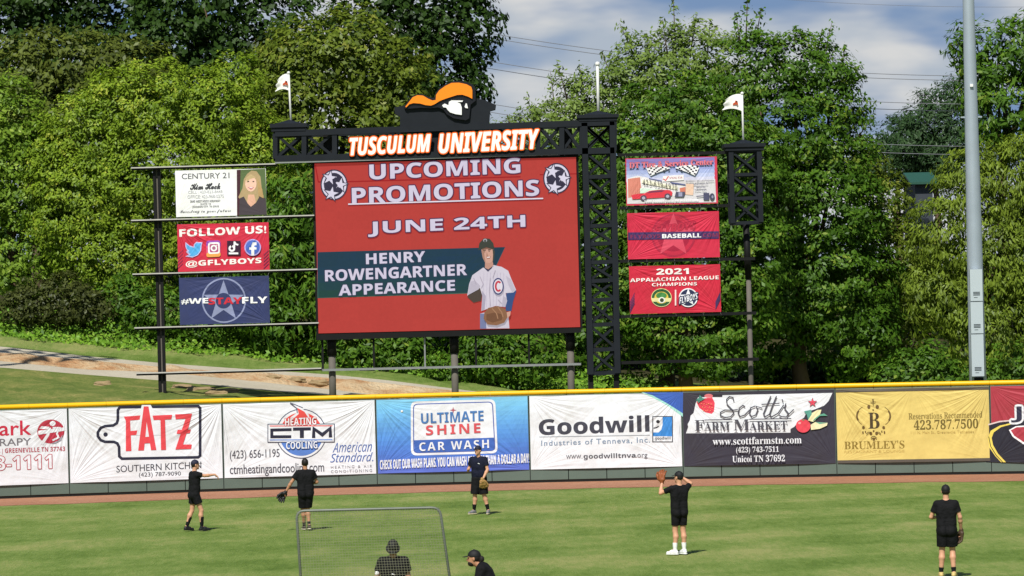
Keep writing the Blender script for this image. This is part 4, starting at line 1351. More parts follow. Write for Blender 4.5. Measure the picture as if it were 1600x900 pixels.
    out([(625, 202), (625, 182), (617, 178), (616, 168), (640, 163), (735, 152), (756, 156), (775, 164), (774, 171), (766, 173), (764, 198)], -0.05, 0.5, 'emblem_board', M_STL)
    K1, OR, WHT = plain('emblem_black', '#14141c', 0.4), plain('emblem_orange', '#ff8c14', 0.45, 0, 0.03), plain('emblem_white', '#f4f4f2', .5, 0, .02)
    z = lambda pts: [(x / 9.41 + 610, y / 9.41 + 115) for x, y in pts]
    out(z([(200, 490), (250, 420), (310, 345), (380, 310), (470, 305), (560, 345), (620, 360), (655, 350), (665, 290), (720, 215), (820, 155), (910, 118), (1010, 108), (1130, 128), (1215, 165), (1250, 215), (1255, 400), (1180, 460), (1160, 660), (1110, 690), (930, 660), (830, 600), (780, 530), (700, 500), (600, 510), (450, 505), (330, 515), (215, 520)]), -0.16, -0.06, 'emblem_backing', K1)
    out(z([(222, 490), (270, 430), (330, 352), (400, 322), (480, 328), (560, 375), (620, 400), (668, 392), (672, 320), (720, 250), (810, 185), (900, 142), (1010, 138), (1120, 162), (1190, 200), (1205, 250), (1205, 375), (1150, 345), (1060, 315), (985, 318), (900, 345), (800, 378), (720, 410), (660, 450), (600, 475), (520, 468), (440, 445), (340, 438), (280, 455), (235, 502)]), -0.22, -0.165, 'emblem_cap', OR)
    out(z([(762, 470), (800, 445), (855, 470), (862, 420), (900, 398), (1070, 400), (1060, 420), (980, 425), (1030, 445), (1050, 500), (1050, 612), (960, 600), (880, 575), (840, 535), (822, 505), (780, 500)]), -0.22, -0.165, 'emblem_face', WHT)
    out(z([(1092, 490), (1110, 440), (1125, 445), (1142, 515), (1100, 508)]), -0.21, -0.166, 'emblem_face', WHT)
    # lattice tower and caps
    lt, rt, lb, rb = S(913, 192), S(957, 190), S(923, 585), S(965, 583)
    lv = [(y - 190) / 394 for y in (192, 235, 275, 315, 352, 380, 409, 438, 468, 507, 546, 583)]
    lattice('lattice_tower', lt, rt, lb, rb, lv, M_STL)
    cap_box('tower_cap', S(910, 190), S(959, 188.6), 0.22)
    cap_box('tower_cap', S(430, 206), S(472, 204.6), 0.26)
    lattice('lattice_pillar', S(1142, 236), S(1186, 235), S(1145, 349), S(1189, 347), [0, .33, .66, 1], M_STL, wcol=0.16, wbr=0.07, whz=0.11)
    cap_box('tower_cap', S(1139, 236), S(1188, 235), 0.24)
    # posts
    def post(px0, py0, px1, w, mat, name='post', dy=0.45, y1=None):
        a = S(px0, py0, dy)
        b = S(px1, 640 if y1 is None else y1, dy)
        if y1 is None:
            b.z = hz(BO.x + b.x, BO.y + b.y) - BO.z - 0.3
        mb = MB(); mb.tube([a, b], w / 2, 12)
        return mb.build(name, mat, board, smooth=True)
    for px in (518.5, 710.5, 892.5):
        y = 556 if px < 600 else (552 if px < 800 else 547)
        post(px - .8, y, px + 1, 0.235, M_WOOD)
        post(px - 1.6, y - 36, px - .8, 0.31, M_STD, 'post', y1=y)
    # left sign post (two I sections) and right sign post
    for dx, m in ((-3.2, M_STD), (0.6, M_WOOD), (4.2, M_STD)):  # pale middle bar stands in for the lit strip down the dark post
        a = S(243 + dx, 264, .3); b = S(252.5 + dx, 620, .3); b.z = hz(BO.x + b.x, SY) - BO.z - .3
        mb = MB(); mb.bar(a, b, 0.09, 0.24 if m is M_STD else .1); mb.build('post', m, board)
    a = S(1167, 350, .5); b = S(1171, 436, .5); mb = MB(); mb.tube([a, b], 0.115, 10); mb.build('post', M_STD, board, smooth=True)
    a = S(1171, 436, .5); b = S(1175, 600, .5); b.z = -BO.z - 0.2; mb = MB(); mb.tube([a, b], 0.085, 10); mb.build('post', M_WOOD, board, smooth=True)
    for x0, y0, x1, y1 in ((923, 585, 924, 640), (963, 583, 964, 640)):
        a = S(x0, y0, .2); b = S(x1, y1, .2); b.z = -BO.z - .1; mb = MB(); mb.bar(a, b, .18); mb.build('post', M_STD, board)
    # rails: flat steel channels; a pale strip stands in for the left ones' sunlit tops
    def rail(x0, y0, x1, y1, dy, mat, w=0.11, d=0.2):
        mb = MB(); mb.bar(S(x0, y0, dy), S(x1, y1, dy), w, d)
        return mb.build('rail', mat, board)
    for r in ((205, 264, 432, 257.5), (205, 346, 491, 338), (207, 430, 496, 422), (210, 514, 498, 506), (213, 585, 502, 577)):
        rail(*r, 0.12, M_STD, 0.085, 0.17)
        rail(r[0], r[1] - 1.6, r[2], r[3] - 1.6, 0.06, M_RAIL_LIT, 0.04, 0.19)
    for r in ((966, 242, 1142, 238), (968, 325, 1140, 321), (924, 409, 1180, 404), (926, 496, 1182, 489), (970, 567, 1186, 561)):
        rail(*r, 0.12, M_STD, 0.10, 0.17)
    rail(502, 578.5, 908, 569, .25, M_GAL, 0.075, .1)
    for x, y0, y1, m in ((503, 528, 580, M_STD), (583, 525, 577, M_STD), (663, 523, 575, M_GAL), (743, 521, 574, M_STD), (826, 519, 572, M_STD)):
        mb = MB(); mb.bar(S(x, y0, .28), S(x + 1, y1, .28), 0.07 if m is M_STD else .05); mb.build('strut', m, board)
M_LETW = plain('letter_white', '#fff8ee', 0.35, 0, 0.02)
M_LETO = plain('letter_orange', '#ff6a10', 0.4, 0, 0.03)
scoreboard()

# ------------------------------------------------------------------ the six hung signs
def hung_sign(tl, tr, br, bl, base, label, amp=0.06):
    c = (P(*tl, SY) + P(*tr, SY) + P(*br, SY) + P(*bl, SY)) / 4
    hw = (P(*tr, SY).x - P(*tl, SY).x + P(*br, SY).x - P(*bl, SY).x) / 4
    hh = (P(*tl, SY).z - P(*bl, SY).z + P(*tr, SY).z - P(*br, SY).z) / 4
    root = empty('hung_sign', c, label, 'sign', 'banners hung between the scoreboard rails')
    mf = lambda h: vinyl(h, hw, hh, amp)
    slab(hw, hh, -0.006, 0.006).build('sheet', mf(base), root)
    mb = MB()
    for sx in (-1, 1):
        for sz in (-1, 1):
            mb.bar((sx * hw * .97, 0, sz * hh * .97), (sx * hw * 1.0, 0.02, sz * (hh + 0.10)), 0.012)
    for i in (-3, 0, 3):
        for sz in (-1, 1):
            mb.bar((i * hw / 5, 0, sz * hh * .98), (i * hw / 5 + .02, .02, sz * (hh + .1)), 0.010)
    mb.build('tie', plain('tie_cord', '#6a6a66', .8), root)
    conv = lambda px, py: (P(px, py, SY).x - c.x, P(px, py, SY).z - c.z)
    return root, Art(conv, mf, 0.009), mf, hw, hh
def badge(E, cx, cy, r, ring='#f0f0f4', dark='#2c3454'):
    E.ell(cx, cy, r, r, ring); E.ell(cx, cy, r * .88, r * .88, dark)
    E.star(cx, cy, r * .95, ring, 0, .42)
def signs():
    WHT = '#f4f4f4'
    r, A, mf, hw, hh = hung_sign((274, 266), (415, 264), (417, 336), (275, 339), WHT, 'white realty sign with portrait of a smiling blonde woman, top left column', 0.015)
    A.view(200, 240, 5)
    G1 = '#6c6c70'
    A.text('CENTURY 21', 420, 153, 792, 196, G1, 'sans', off=.012)
    A.text('Kim Hock', 486, 232, 720, 280, '#47474c', 'script', off=.03)
    A.text('CELL : 423-823-8448', 470, 288, 738, 310, '#b8b8bc', 'sans')
    A.text('OFFICE: 423-968-0275', 464, 322, 748, 348, '#b8b8bc', 'sans')
    A.text('3040 WEST HOCK HIGHWAY', 486, 362, 722, 380, '#77777c', 'bold'); A.text('SUITE 10', 566, 386, 648, 400, '#88888c', 'bold')
    A.text('JOHNSON CITY, TN 37615', 502, 406, 710, 424, '#77777c', 'bold')
    A.text('Investing in your future', 404, 436, 804, 468, '#77777c', 'script')
    A.build('lettering', r)
    E = Art(A.conv, mf, .012).view(200, 240, 5)
    E.poly([(850, 128), (1072, 118), (1086, 478), (852, 486)], '#5d7048')
    E.poly([(850, 128), (880, 126), (870, 484), (852, 486)], '#4a2a34')
    E.poly([(930, 160), (965, 132), (1005, 138), (1035, 180), (1045, 270), (1062, 340), (1020, 390), (960, 410), (900, 390), (862, 340), (895, 270), (905, 200)], '#b49c74')
    E.poly([(940, 320), (985, 320), (1000, 380), (960, 420), (930, 380)], '#e0ae94')
    E.poly([(868, 480), (872, 350), (905, 335), (935, 390), (960, 415), (1000, 385), (1030, 330), (1075, 350), (1084, 476)], '#4a4248')
    E.ell(960, 235, 44, 62, '#ecc0aa'); E.poly([(922, 190), (960, 160), (1005, 190), (985, 190), (950, 200), (930, 230)], '#c4ac80')
    E.poly([(936, 262), (985, 262), (962, 282)], '#c04858'); E.poly([(942, 264), (980, 264), (962, 272)], '#f8f0f0')
    E.ell(940, 218, 8, 4, '#5a4a44', 10); E.ell(980, 218, 8, 4, '#5a4a44', 10)
    E.poly([(1010, 190), (1050, 280), (1060, 350), (1020, 330), (1015, 270)], '#b89868')
    E.build('portrait', r)
    r, A, mf, hw, hh = hung_sign((277, 351), (420, 347), (421, 421), (278, 425), '#cf3148', 'red social media sign with four app icons, middle of the left column')
    E = Art(A.conv, mf, .009).view(265, 340, 9.697)
    for x0, x1 in ((128, 200), (1425, 1500)):
        for k in range(5):
            y = 520 + k * 50
            E.poly([(x0, y + 40), (x1, y - 30), (x1, y - 15), (x0, y + 58)], '#8a3054')
    BL = '#58aee8'
    E.poly([(240, 370), (300, 420), (365, 440), (370, 400), (410, 365), (450, 375), (500, 370), (485, 430), (480, 500), (430, 570), (350, 605), (240, 590), (290, 560), (250, 520), (265, 500), (240, 440)], '#c8c0ec')
    E.poly([(252, 400), (310, 440), (375, 460), (380, 415), (412, 382), (450, 388), (482, 384), (470, 430), (462, 500), (420, 560), (350, 590), (285, 578), (320, 558), (275, 515), (300, 508), (258, 460)], BL)
    E.quadrr([(555, 350), (770, 345), (775, 590), (560, 600)], 40, '#9a50b4'); E.quadrr([(556, 420), (771, 415), (775, 590), (560, 600)], 40, '#d85880'); E.quadrr([(558, 530), (773, 520), (775, 592), (560, 602)], 36, '#f0a858')
    E.quadrr([(582, 378), (758, 370), (762, 545), (586, 552)], 36, WHT); E.quadrr([(606, 402), (736, 396), (740, 522), (610, 528)], 26, '#b85080')
    E.ell(672, 462, 50, 50, WHT, 24); E.ell(672, 462, 27, 27, '#a86888', 20); E.ell(716, 420, 9, 9, WHT, 10)
    E.rect(872, 352, 1075, 572, '#3a2238')
    E.arcl(945, 468, 36, 36, -80, 250, 28, WHT); E.line([(980, 470), (985, 362)], 26, WHT); E.line([(985, 370), (1010, 405), (1042, 412)], 24, WHT); E.rect(898, 528, 1042, 556, WHT)
    E.ell(1260, 452, 126, 128, '#b8a8e4'); E.ell(1260, 452, 108, 110, '#4f6cc4')
    E.line([(1318, 398), (1275, 396), (1262, 430), (1262, 575)], 44, WHT); E.line([(1208, 470), (1318, 466)], 36, WHT)
    E.build('emblem', r)
    T = Art(A.conv, mf, .012).view(265, 340, 9.697)
    T.text('FOLLOW US!', 150, 150, 1462, 262, '#fdf4f0', 'bold', off=.02, slope=.02)
    T.text('@GFLYBOYS', 245, 632, 1390, 734, '#fdf4f0', 'bold', off=.02, slope=.02)
    T.build('lettering', r)
    r, A, mf, hw, hh = hung_sign((280, 434), (420, 431), (422, 504), (281, 508), '#373f68', 'navy sign with a grey circled star, bottom of the left column')
    E = Art(A.conv, mf, .009).view(200, 400, 3.75)
    E.ell(562, 260, 130, 132, '#8f96b8', 40); E.ell(562, 260, 121, 123, '#373f68', 40)
    E.star(560, 266, 124, '#8f96b8', 0, .40); E.ell(560, 262, 46, 46, '#373f68')
    E.build('emblem', r)
    T = Art(A.conv, mf, .02).view(200, 400, 3.75)
    T.text('#WE', 312, 248, 470, 282, WHT, 'bold', off=.02); T.text('STAY', 472, 244, 668, 282, '#cc3040', 'bold', off=.02); T.text('FLY', 670, 240, 816, 276, WHT, 'bold', off=.02)
    T.build('lettering', r)
    # right column
    r, A, mf, hw, hh = hung_sign((977, 248), (1120, 244), (1122, 318), (979, 321), '#d04058', 'colourful tire service sign with a red car and checkered flags, right column', 0.03)
    E = Art(A.conv, mf, .009).view(970, 240, 10)
    skyc = ('#8878b8', '#8c8cc8', '#96a0d4', '#a8b4e0', '#bcc4e6', '#d0d0e8')
    for i, h in enumerate(skyc):
        y0 = 90 + i * 60
        E.lay = 1
        E.raw([E.xy(q_) for q_ in ((85, y0), (1460, y0 - 35), (1470, y0 + 25), (90, y0 + 60))], [(0, 1, 2, 3)], h)
    E.poly([(95, 450), (1475, 400), (1490, 760), (100, 785)], '#d8d4d8')
    E.poly([(105, 385), (260, 345), (520, 395), (1000, 480), (1015, 660), (110, 680)], '#e8e4e6')
    E.poly([(110, 395), (300, 370), (330, 660), (115, 690)], '#d88a78')
    for i in range(6): E.line([(125 + i * 32, 400 - i * 3), (128 + i * 32, 670)], 5, '#c06a60')
    E.poly([(1020, 470), (1140, 475), (1130, 650), (1010, 640)], '#ecc8b0'); E.poly([(920, 540), (1010, 520), (1010, 640), (930, 620)], '#d8806c')
    E.poly([(760, 440), (1010, 480), (1010, 500), (800, 470)], '#5a6090'); E.poly([(440, 380), (640, 420), (640, 435), (440, 395)], '#6a70a0')
    E.poly([(330, 400), (890, 515), (885, 570), (325, 460)], '#f4f0d8')
    E.poly([(300, 540), (640, 560), (600, 620), (300, 620)], '#d8ecdc')
    E.poly([(660, 350), (980, 330), (985, 415), (650, 440)], '#f4f0f2'); E.line([(660, 395), (700, 420), (745, 355)], 14, '#d8302c')
    E.text('VOLTA', 760, 362, 960, 392, '#c88c94', 'sbi')
    E.poly([(165, 650), (230, 635), (370, 620), (450, 580), (620, 565), (760, 570), (805, 600), (800, 650), (760, 680), (430, 700), (180, 715)], '#dc3c4c')
    E.poly([(380, 620), (460, 588), (620, 572), (690, 575), (640, 600), (520, 608)], '#7a3a58')
    for cx, cy in ((355, 695), (730, 668)): E.ell(cx, cy, 50, 46, '#58485a', 20); E.ell(cx, cy, 26, 24, '#b0b0c0', 16)
    E.poly([(860, 600), (1000, 595), (1005, 620), (980, 680), (840, 682)], '#54546c'); E.rect(900, 606, 960, 670, '#a0a0bc')
    E.rect(1290, 615, 1380, 725, '#50506a'); E.ell(1425, 675, 40, 55, '#46465c', 18); E.ell(1432, 675, 16, 24, '#9090a8', 12); E.line([(1180, 670), (1290, 660)], 14, '#50506a')
    for (fx, fy, sx) in ((395, 200, 1), (1225, 195, -1)):
        E.poly([(fx, fy + 20), (fx + sx * 120, fy - 20), (fx + sx * 250, fy - 10), (fx + sx * 380, fy + 25), (fx + sx * 300, fy + 60), (fx + sx * 200, fy + 90), (fx + sx * 70, fy + 150), (fx + sx * 30, fy + 90)], '#f4f2f4')
        E.lay += 1
        for i in range(9):
            for j in range(5):
                if (i + j) % 2 == 0:
                    x = fx + sx * (12 + i * 38 + j * 10); y = fy + 10 - 22 * math.sin(i * .75) * .6 + j * 26 - i * 2
                    if j >= 3 and i > 4 or (j == 4 and i > 2): continue
                    E.lay -= 1
                    E.poly([(x, y), (x + sx * 30, y - 8), (x + sx * 36, y + 14), (x + sx * 8, y + 22)], '#2c2838')
    E.build('picture', r)
    T = Art(A.conv, mf, .06).view(970, 240, 10)
    T.text('DT Tire & Service Center', 130, 112, 1440, 200, '#e88088', 'serif', outline=('#b04a62', 4), slope=.02)
    T.text('423-639-4970', 345, 440, 875, 530, '#3a3438', 'mono', slope=-.19)
    for t, x0, x1, y in (('Brakes & Shocks Repairs', 1015, 1455, 430), ('Alignments', 1130, 1360, 478), ('Batteries', 1180, 1320, 525), ('Tune Ups', 1150, 1340, 572)):
        T.text(t, x0, y - 14, x1, y + 14, '#66667c', 'bold')
    T.text('4298 Snapps Ferry Rd Greeneville', 360, 715, 1210, 752, '#f4f4f8', 'sbi')
    T.build('lettering', r)
    r, A, mf, hw, hh = hung_sign((980, 333), (1123, 330), (1125, 402), (981, 405), '#d02f4a', 'red sign with faint circled star and navy stripe, middle of the right column')
    E = Art(A.conv, mf, .009).view(900, 320, 3.103)
    E.ell(472, 148, 107, 104, '#b02a46', 36); E.ell(472, 148, 98, 96, '#c42e48', 36); E.ell(472, 148, 80, 78, '#a82440', 30)
    E.star(472, 150, 110, '#d64c62', 0, .42)
    E.text('FLYBOYS', 380, 92, 580, 128, '#c4304a', 'sbi', outline=('#b02a46', 3), slope=.1)
    E.poly([(252, 134), (692, 128), (692, 164), (252, 170)], '#4a3464')
    E.build('emblem', r)
    T = Art(A.conv, mf, .024).view(900, 320, 3.103)
    T.text('FLYBOYS', 264, 144, 408, 162, '#8a3458', 'bold'); T.text('BASEBALL', 418, 140, 606, 160, WHT, 'bold', off=.02); T.text('.COM', 608, 138, 686, 156, '#8a3458', 'bold')
    T.build('lettering', r)
    r, A, mf, hw, hh = hung_sign((982, 416), (1125, 413), (1127, 487), (985, 491), '#cc2c42', 'red champions sign with two round crests, bottom of the right column')
    E = Art(A.conv, mf, .009).view(900, 320, 3.103)
    for k in range(5):
        E.poly([(262, 470 + k * 12), (284, 425 + k * 12), (284, 432 + k * 12), (262, 478 + k * 12)], '#4a3460')
        E.poly([(676, 470 + k * 8), (700, 420 + k * 8), (700, 427 + k * 8), (676, 478 + k * 8)], '#4a3460')
    E.ell(414, 450, 50, 45, '#e8e0a0', 28); E.ell(414, 450, 47, 42, '#2c5c38', 28); E.ell(414, 450, 34, 29, '#e8c850', 24); E.ell(414, 440, 26, 16, '#4c8c4c', 20)
    E.poly([(366, 452), (462, 452), (458, 470), (370, 470)], '#e8e0a0'); E.ell(416, 462, 16, 15, '#f0f0e8', 14); E.ell(416, 462, 10, 10, '#3a4a34', 12)
    E.rect(479, 412, 486, 488, '#f0dcd8')
    badge(E, 544, 450, 46)
    E.text('FLYBOYS', 500, 438, 590, 468, '#f4f4f8', 'sbi', outline=('#2c3454', 5), slope=.25)
    E.build('emblem', r)
    T = Art(A.conv, mf, .022).view(900, 320, 3.103)
    T.text('2021', 390, 309, 546, 337, '#fdf2ee', 'bold', off=.02); T.text('APPALACHIAN LEAGUE', 262, 350, 692, 368, '#fdf2ee', 'bold', slope=.01)
    T.text('CHAMPIONS', 368, 377, 586, 393, '#fdf2ee', 'bold')
    T.build('lettering', r)
signs()

# ------------------------------------------------------------------ flags, poles, wires
M_POLE = plain('flag_pole_white', '#dcdcd8', 0.4, 0, 0.03)
M_FLAG = plain('flag_cloth', '#f4f2ee', 0.7, 0, 0.03)
def flagpole(b, t, label, flag=None, dy=0.575, r=0.035):
    base = P(b[0], b[1], SY + dy); base.y = SY + dy
    root = empty('flagpole', base, label, 'flagpole', 'flagpoles on top of the scoreboard')
    tip = P(t[0], t[1], SY + dy) - base
    mb = MB(); mb.tube([(0, 0, -.12), tip], r, 8); mb.build('pole', M_POLE, root, smooth=True)
    mb = MB(); 
    bm = bmesh.new(); bmesh.ops.create_uvsphere(bm, u_segments=10, v_segments=6, radius=r * 1.7)
    me = bpy.data.meshes.new('finial'); bm.to_mesh(me); bm.free()
    link_mesh('finial', me, M_POLE, root, tip, True)
    if flag:
        # outline hanging from the pole and blown to the left, real waves in depth
        nx, nz = 16, 12
        V, Q = [], []
        for layer, oy in ((0, -0.006), (1, 0.006)):
            for j in range(nz + 1):
                for i in range(nx + 1):
                    u, w = i / nx, j / nz
                    top = Vector(flag[0]).lerp(Vector(flag[1]), u); bot = Vector(flag[3]).lerp(Vector(flag[2]), u)
                    sag = -3.5 * math.sin(u * math.pi) * (1 if w < .5 else .9)
                    pxl = top.lerp(bot, w)
                    jag = 1.6 * math.sin(w * 11) * u * u
                    p = P(pxl.x + jag, pxl.y + sag, SY + dy) - base
                    V.append((p.x, p.y + oy + 0.09 * math.sin(u * 6 + w * 2.2) * u, p.z))
        n1 = (nx + 1) * (nz + 1)
        for layer in (0, 1):
            for j in range(nz):
                for i in range(nx):
                    a = layer * n1 + j * (nx + 1) + i
                    q_ = (a, a + 1, a + nx + 2, a + nx + 1)
                    Q.append(q_ if layer else q_[::-1])
        me = np_mesh('flag', np.array(V), np.array(Q))
        fo = link_mesh('flag', me, M_FLAG, root, smooth=True)
        # small horse shaped mark in rust red and black
        c = flag[4]
        A = Art(lambda px, py: ((P(px, py, SY + dy) - base).x, (P(px, py, SY + dy) - base).z), lambda h: plain('flag_mark_' + h.strip('#'), h, .7), 0.075)
        A.poly([(c[0] - 4, c[1] + 1), (c[0] - 1, c[1] - 1), (c[0], c[1] - 4), (c[0] + 3, c[1] - 3), (c[0] + 4, c[1] + 1), (c[0] + 3, c[1] + 4), (c[0] + 1, c[1] + 2), (c[0] - 2, c[1] + 3), (c[0] - 4, c[1] + 4)], '#b84a20')
        A.poly([(c[0] + 1, c[1] - 3.5), (c[0] + 3.4, c[1] - 2.5), (c[0] + 2.5, c[1] - .5), (c[0] + .8, c[1] - 1)], '#3a2018')
        A.build('flag_mark', root)
    return root
flagpole((455, 194), (451, 114), 'white pole with a white flag above the left end of the beam',
         [(451, 115), (433, 126), (431, 143), (453, 142), (446, 130)])
flagpole((935, 180), (933.5, 100), 'bare white flagpole standing on the lattice tower cap', None, r=0.05)
flagpole((1161.5, 224), (1159.5, 146), 'white pole with a white flag above the separate right pillar',
         [(1160, 147), (1133, 156), (1130, 172), (1161, 174), (1149, 161)])
M_LPOLE = plain('light_pole_steel', '#a9b4bd', 0.4, 0.35, 0.12, 2.0)
M_CABN = plain('ballast_cabinet', '#b9c4c8', 0.5, 0.1, 0.05, 2.0)
def light_pole(x, y, lean=0.0, label='', full=False):
    root = empty('light_pole', (x, y, hz(x, y)), label, 'light pole', 'stadium light poles behind the wall')
    H = 27 - hz(x, y)
    mb = MB()
    pts = [(lean * h, 0, h) for h in (-0.5, 2, 6, 10, 14, 20, H)]
    mb.tube(pts, [0.29, 0.275, 0.25, 0.215, 0.185, 0.15, 0.12], 18)
    mb.build('pole', M_LPOLE, root, smooth=True)
    mb = MB()
    for h in (H - .3, H - 1.5, H - 2.7): mb.bar((-1.9, 0, h), (1.9, 0, h), .14)
    mb.build('crossarm', M_LPOLE, root)
    for h in (H - .3, H - 1.5, H - 2.7):
        for i in range(5):
            bm = bmesh.new(); bmesh.ops.create_cone(bm, segments=14, radius1=.34, radius2=.12, depth=.45, cap_ends=True)
            bmesh.ops.rotate(bm, verts=bm.verts, matrix=Matrix.Rotation(math.radians(-55), 3, 'X'))
            me = bpy.data.meshes.new('floodlight'); bm.to_mesh(me); bm.free()
            link_mesh('floodlight', me, M_LPOLE, root, (-1.7 + i * .85, -.35, h - .25))
    return root
pb = P(1528, 600, 128.5)
lp = light_pole(pb.x, 128.5, 0.0, 'tall grey steel light pole with three stacked cabinets, right of centre right')
def cabinets():
    b = lp.location
    for (y0, y1) in ((421, 470.5), (472, 521), (522.5, 588)):
        a = P(1516 + (y0 - 421) * .02, y0, 128.1) - b; c = P(1517 + (y1 - 421) * .02, y1, 128.1) - b
        mb = MB(); xm = (a.x + c.x) / 2 + 0.16
        bm = bmesh.new()
        mb.box((xm, -0.42, (a.z + c.z) / 2), (0.40, 0.26, a.z - c.z))
        o = mb.build('cabinet', M_CABN, lp)
        mb = MB()
        for k in range(3): mb.box((xm, -0.553, c.z + 0.20 + k * 0.045), (0.22 - k * .0, 0.012, 0.022))
        for k in range(1): mb.box((xm - .03, -0.553, c.z + 0.12), (0.12, 0.012, 0.012))
        v = mb.build('vent', plain('vent_dark', '#3c4448', .7), o)
    mb = MB()
    z = (P(1520, 588, 128.1) - b).z
    mb.box((0, -.25, z - .25), (.3, .2, .4)); mb.build('conduit', M_STD, lp)
    mb = MB()
    z = (P(1520, 133, 128.1) - b).z; mb.box((0, -.25, z), (.1, .08, .09)); mb.build('bracket', M_WHITE, lp)
    z2 = (P(1520, 182, 128.1) - b).z
    mb = MB(); mb.bar((-.35, 0, z2), (.35, 0, z2), .05); mb.build('step_bar', M_LPOLE, lp)
cabinets()
light_pole(-21.6, 126.0, 0, 'grey steel light pole left of the picture, its shadow crossing the path')
M_WIRE = plain('wire', '#77797d', 0.6)
for k, (py, lb) in enumerate(((-42, 'faint highest power line crossing the sky at the top right'), (66, 'upper wire of the top pair of power lines'), (73, 'lower wire of the top pair of power lines'),
                             (110, 'upper wire of the middle pair of power lines'), (121, 'lower wire of the middle pair of power lines'), (176, 'upper wire of the bottom pair of power lines'), (189, 'lower wire of the bottom pair of power lines'))):
    Yw = 214 + k * 0.3
    pts = []
    for i in range(60):
        px = 500 + i * 28
        y_ = py + 53 - 1.06e-4 * (px - 1560) ** 2
        pts.append(P(px, y_, Yw))
    o = pts[0].copy()
    mb = MB(); mb.tube([p - o for p in pts], 0.018 if k else 0.010, 5)
    w = mb.build('power_line', M_WIRE, None, o, True)
    tag(w, lb, 'power line', 'power lines behind the trees')
# green roofed house far right behind the trees
def house():
    Y = 205
    a = P(1420, 312, Y); b = P(1468, 312, Y)
    zt, ze = P(1445, 270, Y).z, P(1445, 288, Y).z
    c = Vector(((a.x + b.x) / 2, Y, hz(a.x, Y)))
    r = empty('house', c, 'small house with a green metal roof and dark wall among the trees', 'house')
    w = (b.x - a.x) / 2 - .35
    mb = MB(); mb.box((0, 3, (ze - c.z) / 2), (2 * w, 6, ze - c.z)); mb.build('wall', plain('dark_siding', '#3a4048', .8), r)
    mb = MB(); e = ze - c.z; t = zt - c.z
    vs = [(-w - .3, -.4, e), (w + .3, -.4, e), (w + .3, 3, t), (-w - .3, 3, t), (w + .3, 6.4, e), (-w - .3, 6.4, e)]
    vs2 = [(x, y, z + .12) for x, y, z in vs]
    mb._add(vs + vs2, [(0, 1, 2, 3), (3, 2, 4, 5), (6, 9, 8, 7), (9, 11, 10, 8), (0, 6, 7, 1), (5, 4, 10, 11), (0, 3, 9, 6), (3, 5, 11, 9), (1, 7, 8, 2), (2, 8, 10, 4)])
    mb.build('roof', plain('green_metal_roof', '#234f40', .6), r)
    mb = MB(); mb.box((-.2, -.03, (ze - c.z) * .62), (.8, .05, .9)); mb.build('window', plain('window_dark', '#20262c', .15), r)
house()
